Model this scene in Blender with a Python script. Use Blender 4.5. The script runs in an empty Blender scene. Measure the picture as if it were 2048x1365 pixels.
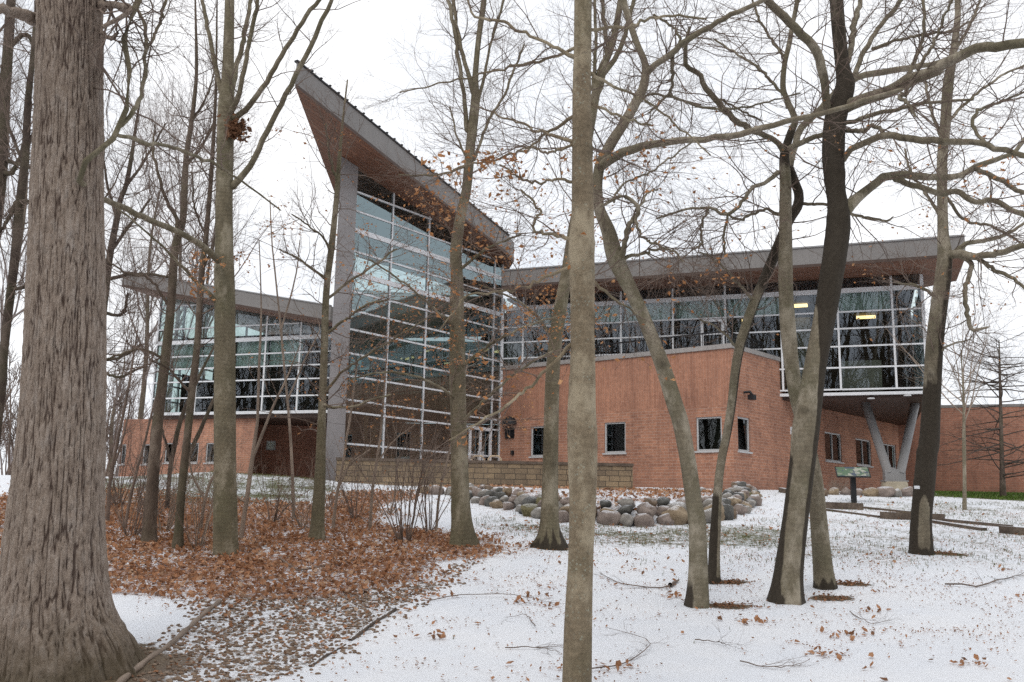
import bpy, bmesh, math, random
import numpy as np
from mathutils import Vector, Matrix

random.seed(7)
RNG = np.random.default_rng(7)
sc = bpy.context.scene
COL = sc.collection
R_ = math.radians

# ------------------------------------------------------------------ camera
FPX = 1851.0
PITCH = math.atan((1018 - 682.5) / FPX)
ROLL = R_(1.1)
CAM = np.array([0.0, 0.0, 1.6])
_F = np.array([0, math.cos(PITCH), math.sin(PITCH)])
_R0 = np.array([1.0, 0, 0])
_U0 = np.array([0, -math.sin(PITCH), math.cos(PITCH)])
_R = math.cos(ROLL) * _R0 + math.sin(ROLL) * _U0
_U = -math.sin(ROLL) * _R0 + math.cos(ROLL) * _U0
cd = bpy.data.cameras.new('camera')
cam = bpy.data.objects.new('camera', cd)
COL.objects.link(cam)
cd.sensor_width = 36.0
cd.lens = FPX / 2048 * 36.0
cd.clip_start = 0.05
cd.clip_end = 2000
cam.matrix_world = Matrix(((_R[0], _U[0], -_F[0], CAM[0]), (_R[1], _U[1], -_F[1], CAM[1]),
                           (_R[2], _U[2], -_F[2], CAM[2]), (0, 0, 0, 1)))
sc.camera = cam

# ------------------------------------------------------------------ world, sun, exposure
SUN_EL, SUN_AZ = R_(48), R_(205)      # azimuth from +Y clockwise: behind the viewer, to the left
w = bpy.data.worlds.new('World'); sc.world = w; w.use_nodes = True
nt = w.node_tree; nt.nodes.clear()
out = nt.nodes.new('ShaderNodeOutputWorld'); bg = nt.nodes.new('ShaderNodeBackground')
sky = nt.nodes.new('ShaderNodeTexSky'); sky.sky_type = 'NISHITA'; sky.sun_disc = False
sky.sun_elevation = SUN_EL; sky.sun_rotation = SUN_AZ; sky.air_density = 1.0; sky.dust_density = 2.0
hs = nt.nodes.new('ShaderNodeHueSaturation'); hs.inputs['Saturation'].default_value = 0.3
mx = nt.nodes.new('ShaderNodeMixRGB'); mx.inputs[0].default_value = 0.86
tc = nt.nodes.new('ShaderNodeTexCoord'); nz = nt.nodes.new('ShaderNodeTexNoise')
nz.inputs['Scale'].default_value = 2.2; nz.inputs['Detail'].default_value = 5
cr = nt.nodes.new('ShaderNodeValToRGB')
cr.color_ramp.elements[0].position = 0.36; cr.color_ramp.elements[0].color = (8.3, 8.75, 9.5, 1)
cr.color_ramp.elements[1].position = 0.62; cr.color_ramp.elements[1].color = (11.6, 11.7, 11.9, 1)
L = nt.links
L.new(sky.outputs[0], hs.inputs['Color']); L.new(hs.outputs[0], mx.inputs[1])
L.new(tc.outputs['Generated'], nz.inputs['Vector']); L.new(nz.outputs[0], cr.inputs[0]); L.new(cr.outputs[0], mx.inputs[2])
L.new(mx.outputs[0], bg.inputs['Color']); bg.inputs['Strength'].default_value = 0.1
L.new(bg.outputs[0], out.inputs['Surface'])
sd = bpy.data.lights.new('sun', 'SUN'); sd.energy = 0.9; sd.angle = R_(25); sd.color = (1, .96, .9)
so = bpy.data.objects.new('sun', sd); COL.objects.link(so)
_sdir = Vector((math.sin(SUN_AZ) * math.cos(SUN_EL), math.cos(SUN_AZ) * math.cos(SUN_EL), math.sin(SUN_EL)))
so.rotation_euler = _sdir.to_track_quat('Z', 'Y').to_euler(); so.location = (0, 0, 60)
sc.view_settings.view_transform = 'Standard'
sc.view_settings.look = 'None'
sc.view_settings.exposure = 0.2
sc.view_settings.gamma = 1.0
sc.cycles.use_denoising = False
sc.cycles.max_bounces = 8
sc.cycles.transparent_max_bounces = 16
sc.cycles.caustics_reflective = False
sc.cycles.caustics_refractive = False

# ------------------------------------------------------------------ geometry helpers
def ray(px, py):
    return _F + _R * ((px - 1024) / FPX) + _U * ((682.5 - py) / FPX)
def at_y(px, py, Y):                      # point seen there on the vertical plane y = Y
    d = ray(px, py); return CAM + d * (Y / d[1])
def scale_at(P):                          # metres per photo pixel at a point
    return float(np.dot(P - CAM, _F)) / FPX
def on_plane(px, py, P, n):
    d = ray(px, py); return CAM + d * (np.dot(P - CAM, n) / np.dot(d, n))

_GY = np.array([-80, 3, 5, 8, 12, 16, 20, 24, 27, 30, 34, 60, 400.])
_GZ = np.array([0, 0, .03, .2, .6, 1., 1.4, 1.8, 2.1, 2.35, 2.45, 2.95, 3.2])
def vnoise(x, y, z, seed=0):              # vectorised value noise in 0..1
    x, y, z = np.broadcast_arrays(np.asarray(x, float), np.asarray(y, float), np.asarray(z, float))
    xi, yi, zi = np.floor(x).astype(np.int64), np.floor(y).astype(np.int64), np.floor(z).astype(np.int64)
    xf, yf, zf = x - xi, y - yi, z - zi
    u, v, t = xf * xf * (3 - 2 * xf), yf * yf * (3 - 2 * yf), zf * zf * (3 - 2 * zf)
    def h(a, b, c):
        n = (a * 374761393 + b * 668265263 + c * 2147483647 + seed * 974711) & 0xffffffff
        n = ((n ^ (n >> 13)) * 1274126177) & 0xffffffff
        n = ((n ^ (n >> 16)) * 2246822519) & 0xffffffff
        return ((n ^ (n >> 15)) & 0xffffff) / float(0xffffff)
    def lx(b, c): return h(xi, b, c) * (1 - u) + h(xi + 1, b, c) * u
    def ly(c): return lx(yi, c) * (1 - v) + lx(yi + 1, c) * v
    return ly(zi) * (1 - t) + ly(zi + 1) * t
def fbm(x, y, z, o=3, seed=0):
    s = 0; a = .5; f = 1
    for i in range(o):
        s = s + a * vnoise(x * f, y * f, z * f, seed + i); a *= .5; f *= 2.03
    return s / (1 - .5 ** o)
def g_base(x, y):
    return np.interp(y, _GY, _GZ) + .0 * x
def ground_hit(px, py, fn=None):
    fn = fn or g_base
    d = ray(px, py); lo = 2.0; hi = None
    t = 2.0
    while t < 120:
        P = CAM + d * t
        if P[2] < fn(P[0], P[1]): hi = t; break
        lo = t; t += .25
    if hi is None: return CAM + d * 60
    for _ in range(30):
        m = (lo + hi) / 2; P = CAM + d * m
        if P[2] < fn(P[0], P[1]): hi = m
        else: lo = m
    return CAM + d * hi
def world_poly(pts):
    return np.array([ground_hit(*p)[:2] for p in pts])
def sdist(poly, x, y):                    # signed distance, positive inside
    x = np.asarray(x, float); y = np.asarray(y, float)
    d = np.full(x.shape, 1e9); ins = np.zeros(x.shape, bool)
    n = len(poly)
    for i in range(n):
        a, b = poly[i], poly[(i + 1) % n]
        e = b - a
        t = np.clip(((x - a[0]) * e[0] + (y - a[1]) * e[1]) / (e @ e + 1e-12), 0, 1)
        d = np.minimum(d, np.hypot(x - a[0] - e[0] * t, y - a[1] - e[1] * t))
        c = ((a[1] > y) != (b[1] > y)) & (x < (b[0] - a[0]) * (y - a[1]) / (b[1] - a[1] + 1e-12) + a[0])
        ins ^= c
    return np.where(ins, d, -d)
def sst(a, b, x):
    t = np.clip((x - a) / (b - a), 0, 1); return t * t * (3 - 2 * t)

def tag(o, label=None, cat=None, group=None, kind=None):
    if label: o['label'] = label
    if cat: o['category'] = cat
    if group: o['group'] = group
    if kind: o['kind'] = kind
    return o
def thing(name, loc, label, cat, group=None):
    o = bpy.data.objects.new(name, None); COL.objects.link(o); o.location = loc
    o.empty_display_size = .1
    return tag(o, label, cat, group)
def link(name, me, mat, parent=None):
    if mat is not None and not me.materials:
        for m in (mat if isinstance(mat, (list, tuple)) else [mat]): me.materials.append(m)
    o = bpy.data.objects.new(name, me); COL.objects.link(o)
    if parent is not None:
        o.parent = parent
        q = parent; loc = Vector((0, 0, 0))
        while q is not None: loc += q.location; q = q.parent
        o.location = -loc
    return o
def np_mesh(name, V, Fq, smooth=True, attrs=None, uv=None):
    me = bpy.data.meshes.new(name)
    V = np.asarray(V, np.float32); Fq = np.asarray(Fq, np.int32)
    me.vertices.add(len(V)); me.vertices.foreach_set('co', V.ravel())
    k = Fq.shape[1]
    me.loops.add(Fq.size); me.loops.foreach_set('vertex_index', Fq.ravel())
    me.polygons.add(len(Fq))
    me.polygons.foreach_set('loop_start', np.arange(0, Fq.size, k, dtype=np.int32))
    me.polygons.foreach_set('use_smooth', np.full(len(Fq), smooth, bool))
    if attrs:
        for a, v in attrs.items():
            at = me.attributes.new(a, 'FLOAT', 'POINT'); at.data.foreach_set('value', np.asarray(v, np.float32))
    if uv is not None:
        l = me.uv_layers.new(name='UVMap'); l.data.foreach_set('uv', np.asarray(uv, np.float32).ravel())
    me.update(calc_edges=True); me.validate()
    return me

class MB:
    """collects boxes, quads and tubes into one mesh"""
    def __init__(s): s.v = []; s.f = []; s.uv = []; s.sm = []
    def quad(s, pts, uv=None, smooth=False):
        i = len(s.v); s.v += [tuple(map(float, p)) for p in pts]
        s.f.append(tuple(range(i, i + len(pts)))); s.uv.append(uv or [(0, 0)] * len(pts)); s.sm.append(smooth)
    def obox(s, o, a, b, c):               # box from corner o and three edge vectors
        o, a, b, c = [np.asarray(q, float) for q in (o, a, b, c)]
        if np.dot(np.cross(a, b), c) < 0: o = o + c; c = -c
        p = [o, o + a, o + a + b, o + b, o + c, o + a + c, o + a + b + c, o + b + c]
        la, lb, lc = [float(np.linalg.norm(q)) for q in (a, b, c)]
        for ids, (m, n) in (((0, 3, 2, 1), (lb, la)), ((4, 5, 6, 7), (la, lb)), ((0, 1, 5, 4), (la, lc)),
                            ((1, 2, 6, 5), (lb, lc)), ((2, 3, 7, 6), (la, lc)), ((3, 0, 4, 7), (lb, lc))):
            s.quad([p[i] for i in ids], [(0, 0), (m, 0), (m, n), (0, n)])
    def bar(s, p, q, wd, hd, nrm=None, up=(0, 0, 1)):     # rectangular bar between two points
        p, q = np.asarray(p, float), np.asarray(q, float); d = q - p
        if nrm is None:
            nrm = np.cross(d, up)
        nrm = np.asarray(nrm, float); nrm = nrm / np.linalg.norm(nrm)
        sd_ = np.cross(d, nrm); sd_ = sd_ / np.linalg.norm(sd_)
        s.obox(p - sd_ * wd / 2 - nrm * hd / 2, d, sd_ * wd, nrm * hd)
    def prism(s, low, high):               # polygon slab: matching lists of lower and upper points
        n = len(low)
        s.quad(list(high)); s.quad(list(low)[::-1])
        for i in range(n):
            j = (i + 1) % n; s.quad([low[i], low[j], high[j], high[i]])
    def tube(s, pts, r, k=8):
        P = np.asarray(pts, float); r = np.broadcast_to(np.asarray(r, float), (len(P),))
        V, F_ = tubes(P[None], r[None], k)
        i = len(s.v); s.v += [tuple(v) for v in V]
        for f in F_: s.f.append(tuple(int(x) + i for x in f)); s.uv.append([(0, 0)] * 4); s.sm.append(True)
        for ring in (0, len(P) - 1):
            s.f.append(tuple(i + ring * k + j for j in range(k))); s.uv.append([(0, 0)] * k); s.sm.append(False)
    def build(s, name, mat, parent=None):
        me = bpy.data.meshes.new(name); me.from_pydata(s.v, [], s.f)
        l = me.uv_layers.new(name='UVMap'); flat = [c for u in s.uv for q in u for c in q]
        l.data.foreach_set('uv', flat); me.polygons.foreach_set('use_smooth', s.sm); me.update()
        return link(name, me, mat, parent)

def tubes(P, Rd, k, mult=None):
    """P (M,n,3), Rd (M,n): M tubes of n rings and k sides"""
    P = np.asarray(P, float); Rd = np.asarray(Rd, float)
    M, n, _ = P.shape
    T = np.gradient(P, axis=1); T /= np.linalg.norm(T, axis=2, keepdims=True) + 1e-12
    m = np.abs(T.mean(axis=1)); ref = np.zeros((M, 3)); ref[np.arange(M), m.argmin(axis=1)] = 1
    A = np.cross(T, ref[:, None, :]); A /= np.linalg.norm(A, axis=2, keepdims=True) + 1e-12
    B = np.cross(T, A)
    th = np.arange(k) * 2 * math.pi / k
    rr = Rd[:, :, None] * (np.ones((1, 1, k)) if mult is None else mult)
    V = P[:, :, None, :] + rr[..., None] * (np.cos(th)[:, None] * A[:, :, None, :] + np.sin(th)[:, None] * B[:, :, None, :])
    V = V.reshape(-1, 3)
    base = (np.arange(M) * n * k)[:, None, None] + (np.arange(n - 1) * k)[None, :, None]
    j = np.arange(k); j2 = (j + 1) % k
    a = base + j; b = base + j2; c = base + k + j2; d = base + k + j
    return V, np.stack([a, b, c, d], -1).reshape(-1, 4)

def unit(v): return v / (np.linalg.norm(v, axis=-1, keepdims=True) + 1e-12)
def grow(P, Rd, k, L, ang, lo=.2, hi=1., n=6, wig=.25, up=.05, rmax=.02, rscale=.55, flat=0., rng=RNG, rtip=.25, rmin=.0012):
    """k children per parent polyline, as arrays"""
    M, m, _ = P.shape
    if M == 0: return np.zeros((0, n, 3)), np.zeros((0, n))
    idx = np.repeat(np.arange(M), k); N = len(idx)
    t = rng.uniform(lo, hi, N) * (m - 1); i0 = np.minimum(t.astype(int), m - 2); fr = (t - i0)[:, None]
    pos = P[idx, i0] * (1 - fr) + P[idx, i0 + 1] * fr
    tan = unit(P[idx, i0 + 1] - P[idx, i0])
    r0 = np.minimum((Rd[idx, i0] * (1 - fr[:, 0]) + Rd[idx, i0 + 1] * fr[:, 0]) * rscale, rmax)
    r0 = np.maximum(r0, rmin)
    q = rng.normal(size=(N, 3)); q[:, 2] *= (1 - flat)
    perp = unit(q - tan * (q * tan).sum(1, keepdims=True))
    a = rng.normal(ang, .22, N)[:, None]
    d = unit(np.cos(a) * tan + np.sin(a) * perp)
    ln = L * rng.uniform(.45, 1.15, N) * (1.1 - .45 * t / (m - 1))
    out = np.empty((N, n, 3)); out[:, 0] = pos
    for s in range(1, n):
        w_ = rng.normal(size=(N, 3)) * wig
        w_[:, 2] = w_[:, 2] * (1 - flat * .5) + up
        d = unit(d + w_)
        out[:, s] = out[:, s - 1] + d * (ln / (n - 1))[:, None]
    rad = r0[:, None] * np.linspace(1, rtip, n)[None]
    return out, np.maximum(rad, rmin * .7)

# ------------------------------------------------------------------ materials
def new_mat(name):
    m = bpy.data.materials.new(name); m.use_nodes = True
    t = m.node_tree; b = t.nodes['Principled BSDF']
    return m, t, b
def nd(t, ty, **kw):
    n = t.nodes.new(ty)
    for k, v in kw.items():
        if k in n.inputs: n.inputs[k].default_value = v
        else: setattr(n, k, v)
    return n
def ramp(t, src, stops):
    c = t.nodes.new('ShaderNodeValToRGB'); e = c.color_ramp.elements
    while len(e) < len(stops): e.new(.5)
    for el, (p, col) in zip(e, stops):
        el.position = p; el.color = (*col, 1) if len(col) == 3 else col
    t.links.new(src, c.inputs[0]); return c.outputs[0]
def mixc(t, f, a, b, mode='MIX'):
    m = t.nodes.new('ShaderNodeMixRGB'); m.blend_type = mode
    for i, v in ((0, f), (1, a), (2, b)):
        if isinstance(v, (int, float)): m.inputs[i].default_value = v if i == 0 else (v, v, v, 1)
        elif isinstance(v, tuple): m.inputs[i].default_value = (*v, 1)
        else: t.links.new(v, m.inputs[i])
    return m.outputs[0]
def math_(t, op, a, b=0., c=None, clamp=False):
    m = t.nodes.new('ShaderNodeMath'); m.operation = op; m.use_clamp = clamp
    for i, v in enumerate([a, b] + ([c] if c is not None else [])):
        if isinstance(v, (int, float)): m.inputs[i].default_value = v
        else: t.links.new(v, m.inputs[i])
    return m.outputs[0]
def noise(t, vec, scale, detail=4, rough=.55, sc3=None):
    if sc3:
        mp = t.nodes.new('ShaderNodeMapping'); mp.inputs['Scale'].default_value = sc3
        t.links.new(vec, mp.inputs[0]); vec = mp.outputs[0]
    n = nd(t, 'ShaderNodeTexNoise', Scale=scale, Detail=detail, Roughness=rough)
    t.links.new(vec, n.inputs['Vector']); return n.outputs[0]
def bump(t, b, h, strength=.3, dist=.02):
    n = nd(t, 'ShaderNodeBump', Strength=strength, Distance=dist)
    t.links.new(h, n.inputs['Height']); t.links.new(n.outputs[0], b.inputs['Normal'])
def attr(t, name):
    a = t.nodes.new('ShaderNodeAttribute'); a.attribute_name = name; return a.outputs['Fac']
def objco(t): return t.nodes.new('ShaderNodeTexCoord').outputs['Object']

def plain(name, col, rough=.6, metal=0., var=.15, scale=3., bumps=0., spec=.3):
    m, t, b = new_mat(name)
    n = noise(t, objco(t), scale, 5)
    lo = tuple(c * (1 - var) for c in col); hi = tuple(min(1, c * (1 + var)) for c in col)
    t.links.new(ramp(t, n, [(.3, lo), (.7, hi)]), b.inputs['Base Color'])
    b.inputs['Roughness'].default_value = rough; b.inputs['Metallic'].default_value = metal
    b.inputs['Specular IOR Level'].default_value = spec
    if bumps: bump(t, b, noise(t, objco(t), scale * 12, 4), bumps, .01)
    return m

def bark(name, base, dark, pale, vstretch=.25, scale=6., bstr=.5, lich=.0, ring=0.):
    m, t, b = new_mat(name); o = objco(t)
    n1 = noise(t, o, scale, 6, .62, (1, 1, vstretch)); n2 = noise(t, o, scale * 5, 5, .6, (1, 1, vstretch * 1.6)); n3 = noise(t, o, 1.1, 3)
    c = ramp(t, n1, [(.28, dark), (.5, base), (.75, pale)])
    c = mixc(t, .55, c, ramp(t, n2, [(.3, tuple(x * .55 for x in base)), (.7, tuple(min(1, x * 1.35) for x in base))]))
    c = mixc(t, ramp(t, n3, [(.45, (0, 0, 0)), (.65, (.45, .45, .45))]), c, (.105, .105, .055))
    if lich:
        v = nd(t, 'ShaderNodeTexVoronoi', Scale=34.); t.links.new(o, v.inputs['Vector'])
        v2 = noise(t, o, 7., 4)
        f = math_(t, 'MULTIPLY', ramp(t, v.outputs['Distance'], [(.12, (1, 1, 1)), (.34, (0, 0, 0))]), ramp(t, v2, [(.45, (0, 0, 0)), (.62, (1, 1, 1))]))
        c = mixc(t, math_(t, 'MULTIPLY', f, lich), c, (.34, .35, .28))
    if ring:
        wv = nd(t, 'ShaderNodeTexWave', Scale=5.0, Distortion=5.0, Detail=3.); wv.wave_type = 'BANDS'; wv.bands_direction = 'Z'
        t.links.new(o, wv.inputs['Vector'])
        c = mixc(t, math_(t, 'MULTIPLY', wv.outputs['Fac'], ring), c, tuple(x * .6 for x in base))
    n5 = noise(t, o, 2.6, 6, .7, (1, 1, .6))
    c = mixc(t, ramp(t, n5, [(.50, (0, 0, 0)), (.62, (.75, .75, .75))]), c, tuple(min(1, x * 1.3) for x in pale))
    c = mixc(t, ramp(t, n5, [(.30, (.6, .6, .6)), (.44, (0, 0, 0))]), c, tuple(x * .8 for x in dark))
    c = mixc(t, math_(t, 'MULTIPLY', attr(t, 'knot'), .8, clamp=True), c, tuple(x * .4 for x in dark))
    wet = attr(t, 'wet')
    wn = math_(t, 'ADD', wet, math_(t, 'MULTIPLY', math_(t, 'SUBTRACT', noise(t, o, 11., 5, .65, (1, 1, .3)), .5), .9))
    c = mixc(t, ramp(t, wn, [(.38, (0, 0, 0)), (.62, (.95, .95, .95))]), c, mixc(t, n2, (.018, .014, .010), (.060, .048, .036)))
    t.links.new(c, b.inputs['Base Color'])
    b.inputs['Roughness'].default_value = .85; b.inputs['Specular IOR Level'].default_value = .2
    bump(t, b, mixc(t, .5, n1, n2), bstr, .03)
    return m

M = {}
M['beech'] = bark('smooth_bark', (.18, .15, .10), (.09, .077, .052), (.255, .222, .165), .5, 5., .25, .25, .35)
M['grey'] = bark('grey_bark', (.205, .172, .122), (.11, .09, .065), (.285, .25, .195), .45, 5., .25, .3, .3)
M['spotted'] = bark('lichen_bark', (.25, .195, .13), (.125, .097, .064), (.345, .29, .205), .6, 9., .7, 1., .3)
M['brown'] = bark('brown_bark', (.115, .085, .065), (.05, .038, .03), (.17, .135, .105), .25, 9., .5)
M['dark'] = bark('dark_bark', (.075, .055, .045), (.03, .023, .018), (.12, .095, .075), .3, 7., .5)
M['twig'] = plain('twig_bark', (.17, .125, .10), .8, var=.4, scale=2.)
M['twig_pale'] = plain('pale_twig_bark', (.27, .21, .165), .8, var=.35, scale=2.)
M['dark_twig'] = plain('dark_twig_bark', (.07, .055, .045), .85, var=.3, scale=2.)
M['twig_far'] = plain('far_twig_bark', (.24, .20, .185), .9, var=.2, scale=.3)

def oak_bark():
    m, t, b = new_mat('furrowed_oak_bark'); o = objco(t)
    n1 = noise(t, o, 24., 6, .72, (1, 1, .25)); n2 = noise(t, o, 70., 5, .7, (1, 1, .6)); n3 = noise(t, o, 6., 6, .7, (1, 1, .5))
    fu = attr(t, 'ridge')
    c = ramp(t, n1, [(.3, (.12, .082, .06)), (.48, (.285, .215, .165)), (.68, (.47, .40, .345))])
    c = mixc(t, .5, c, ramp(t, n2, [(.3, (.12, .086, .064)), (.7, (.48, .405, .345))]))
    c = mixc(t, ramp(t, n3, [(.55, (0, 0, 0)), (.72, (.6, .6, .6))]), c, (.37, .33, .30))
    c = mixc(t, ramp(t, fu, [(.12, (.9, .9, .9)), (.50, (0, 0, 0))]), c, (.06, .038, .03))
    wet = attr(t, 'wet')
    wn = math_(t, 'ADD', wet, math_(t, 'MULTIPLY', math_(t, 'SUBTRACT', noise(t, o, 4., 4), .5), .8))
    c = mixc(t, ramp(t, wn, [(.2, (0, 0, 0)), (1., (.75, .75, .75))]), c, (.085, .068, .04))
    t.links.new(c, b.inputs['Base Color']); b.inputs['Roughness'].default_value = .9
    b.inputs['Specular IOR Level'].default_value = .15
    bump(t, b, mixc(t, .5, n1, n2), .7, .03)
    return m
M['oak'] = oak_bark()

def brick_mat(name, c1, c2, mortar, swap=False):
    m, t, b = new_mat(name)
    uv = t.nodes.new('ShaderNodeTexCoord').outputs['UV']
    vec = uv
    if swap:
        mp = t.nodes.new('ShaderNodeMapping'); mp.inputs['Rotation'].default_value = (0, 0, R_(90)); t.links.new(uv, mp.inputs[0]); vec = mp.outputs[0]
    br = nd(t, 'ShaderNodeTexBrick', Scale=1.0)
    br.inputs['Color1'].default_value = (*c1, 1); br.inputs['Color2'].default_value = (*c2, 1); br.inputs['Mortar'].default_value = (*mortar, 1)
    br.inputs['Mortar Size'].default_value = .006; br.inputs['Brick Width'].default_value = .30 if not swap else .6
    br.inputs['Row Height'].default_value = .10; br.inputs['Bias'].default_value = -.1; br.inputs['Mortar Smooth'].default_value = .3
    t.links.new(vec, br.inputs['Vector'])
    n = noise(t, uv, .7, 5); n2 = noise(t, uv, 9., 3)
    c = mixc(t, 1., br.outputs['Color'], ramp(t, n, [(.3, (.84, .84, .86)), (.7, (1.12, 1.1, 1.08))]), 'MULTIPLY')
    c = mixc(t, 1., c, ramp(t, n2, [(.3, (.86, .86, .86)), (.7, (1.14, 1.14, 1.14))]), 'MULTIPLY')
    sv = t.nodes.new('ShaderNodeSeparateXYZ'); t.links.new(uv, sv.inputs[0])
    st_ = noise(t, uv, 2.6, 5, .65, (1, .12, 1)); c = mixc(t, 1., c, ramp(t, st_, [(.32, (.80, .79, .80)), (.5, (1, 1, 1)), (.72, (1.1, 1.09, 1.07))]), 'MULTIPLY')
    dz = math_(t, 'ADD', sv.outputs['Y'], math_(t, 'MULTIPLY', math_(t, 'SUBTRACT', noise(t, uv, 1.7, 5), .5), 1.3))
    c = mixc(t, ramp(t, math_(t, 'MULTIPLY', dz, .2), [(.47, (.42, .42, .42)), (.58, (0, 0, 0))]), c, (.20, .12, .09))
    t.links.new(c, b.inputs['Base Color']); b.inputs['Roughness'].default_value = .85; b.inputs['Specular IOR Level'].default_value = .2
    bump(t, b, br.outputs['Fac'], -.25, .01)
    return m
M['brick'] = brick_mat('orange_brick', (.43, .215, .14), (.325, .162, .11), (.45, .33, .27))
M['brick_soldier'] = brick_mat('upright_brick', (.42, .21, .138), (.345, .171, .114), (.42, .26, .20), True)
M['brick_far'] = brick_mat('red_brick', (.33, .155, .105), (.27, .13, .09), (.33, .23, .18))

def block_mat():
    m, t, b = new_mat('tan_concrete_block')
    uv = t.nodes.new('ShaderNodeTexCoord').outputs['UV']
    br = nd(t, 'ShaderNodeTexBrick', Scale=1.0)
    br.inputs['Color1'].default_value = (.26, .19, .12, 1); br.inputs['Color2'].default_value = (.135, .10, .07, 1); br.inputs['Mortar'].default_value = (.045, .036, .028, 1)
    br.inputs['Mortar Size'].default_value = .009; br.inputs['Brick Width'].default_value = .40; br.inputs['Row Height'].default_value = .165
    br.inputs['Bias'].default_value = -.25; br.offset_frequency = 2; br.squash = .8; br.squash_frequency = 3
    t.links.new(uv, br.inputs['Vector'])
    n = noise(t, uv, 1.2, 5); n2 = noise(t, uv, 22., 4)
    c = mixc(t, 1., br.outputs['Color'], ramp(t, n, [(.3, (.7, .7, .72)), (.7, (1.2, 1.2, 1.15))]), 'MULTIPLY')
    c = mixc(t, 1., c, ramp(t, n2, [(.3, (.75, .75, .75)), (.7, (1.25, 1.25, 1.25))]), 'MULTIPLY')
    t.links.new(c, b.inputs['Base Color']); b.inputs['Roughness'].default_value = .9
    bump(t, b, mixc(t, .6, br.outputs['Fac'], n2), -.5, .02)
    return m
M['block'] = block_mat()

def panel_mat(name, col, seam=1.5):
    m, t, b = new_mat(name)
    uv = t.nodes.new('ShaderNodeTexCoord').outputs['UV']
    br = nd(t, 'ShaderNodeTexBrick', Scale=1.0); br.offset = 0.
    br.inputs['Color1'].default_value = (*col, 1); br.inputs['Color2'].default_value = (*[x * .96 for x in col], 1)
    br.inputs['Mortar'].default_value = (*[x * .55 for x in col], 1); br.inputs['Mortar Size'].default_value = .008
    br.inputs['Brick Width'].default_value = seam; br.inputs['Row Height'].default_value = 2.4
    t.links.new(uv, br.inputs['Vector'])
    n = noise(t, objco(t), .8, 5); n2 = noise(t, objco(t), 6., 5, .6, (1, 1, .1))
    c = mixc(t, 1., br.outputs['Color'], ramp(t, n, [(.3, (.9, .9, .9)), (.7, (1.06, 1.06, 1.06))]), 'MULTIPLY')
    c = mixc(t, 1., c, ramp(t, n2, [(.3, (.93, .93, .93)), (.7, (1.04, 1.04, 1.04))]), 'MULTIPLY')
    t.links.new(c, b.inputs['Base Color']); b.inputs['Roughness'].default_value = .5; b.inputs['Metallic'].default_value = .0
    return m
M['fascia'] = panel_mat('grey_metal_panel', (.35, .325, .31))
M['column'] = panel_mat('column_panel', (.28, .262, .26), 3.)

def wood_soffit():
    m, t, b = new_mat('brown_wood_soffit')
    uv = t.nodes.new('ShaderNodeTexCoord').outputs['UV']
    br = nd(t, 'ShaderNodeTexBrick', Scale=1.0); br.inputs['Color1'].default_value = (.20, .088, .05, 1); br.inputs['Color2'].default_value = (.15, .066, .038, 1)
    br.inputs['Mortar'].default_value = (.05, .025, .016, 1); br.inputs['Mortar Size'].default_value = .008
    br.inputs['Brick Width'].default_value = 3.; br.inputs['Row Height'].default_value = .16
    t.links.new(uv, br.inputs['Vector'])
    n = noise(t, uv, 8., 4, .6, (1, 6, 1))
    c = mixc(t, 1., br.outputs['Color'], ramp(t, n, [(.3, (.75, .75, .75)), (.7, (1.25, 1.25, 1.25))]), 'MULTIPLY')
    t.links.new(c, b.inputs['Base Color']); b.inputs['Roughness'].default_value = .55
    return m
M['soffit'] = wood_soffit()

def glass_mat(name, tint, base, gtint=(.9, .95, .98)):
    m, t, b = new_mat(name); t.nodes.remove(b)
    o = t.nodes['Material Output']
    tr = t.nodes.new('ShaderNodeBsdfTransparent'); tr.inputs[0].default_value = (*tint, 1)
    gl = t.nodes.new('ShaderNodeBsdfGlossy'); gl.inputs['Roughness'].default_value = .012; gl.inputs['Color'].default_value = (*gtint, 1)
    fr = nd(t, 'ShaderNodeFresnel', IOR=1.5)
    f = math_(t, 'MULTIPLY_ADD', fr.outputs[0], 1.1, base, True)
    nb = nd(t, 'ShaderNodeBump', Strength=.012, Distance=.05); t.links.new(noise(t, objco(t), .9, 2), nb.inputs['Height'])
    t.links.new(nb.outputs[0], gl.inputs['Normal'])
    mi = t.nodes.new('ShaderNodeMixShader'); t.links.new(f, mi.inputs[0]); t.links.new(tr.outputs[0], mi.inputs[1]); t.links.new(gl.outputs[0], mi.inputs[2])
    t.links.new(mi.outputs[0], o.inputs['Surface']); return m
M['glass'] = glass_mat('tinted_glass', (.40, .50, .50), .195, (.66, .85, .92))
M['glass_dark'] = glass_mat('dark_tinted_glass', (.72, .82, .80), .075, (.85, .92, 1.))
M['glass_clear'] = glass_mat('window_glass', (.5, .6, .56), .02)
M['white'] = plain('white_aluminium', (.72, .73, .75), .4, var=.05, scale=1.)
M['alu'] = plain('grey_aluminium', (.50, .505, .51), .45, var=.08, scale=2.)
M['black_metal'] = plain('black_metal', (.018, .018, .02), .45, var=.2)
M['strut'] = plain('grey_painted_steel', (.27, .265, .265), .45, var=.1, scale=2.)
M['concrete'] = plain('concrete', (.42, .37, .28), .9, var=.2, scale=2.5, bumps=.3)
M['roof'] = plain('roof_membrane', (.12, .12, .125), .8)
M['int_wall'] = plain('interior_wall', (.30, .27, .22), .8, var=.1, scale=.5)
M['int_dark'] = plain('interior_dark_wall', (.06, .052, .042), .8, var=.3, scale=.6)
M['int_floor'] = plain('interior_floor', (.20, .18, .15), .6, var=.1)
M['olive'] = plain('olive_plaster', (.30, .28, .17), .8, var=.08, scale=.6)
M['blind'] = plain('pale_green_blind', (.62, .69, .64), .8, var=.08, scale=1.2)
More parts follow.
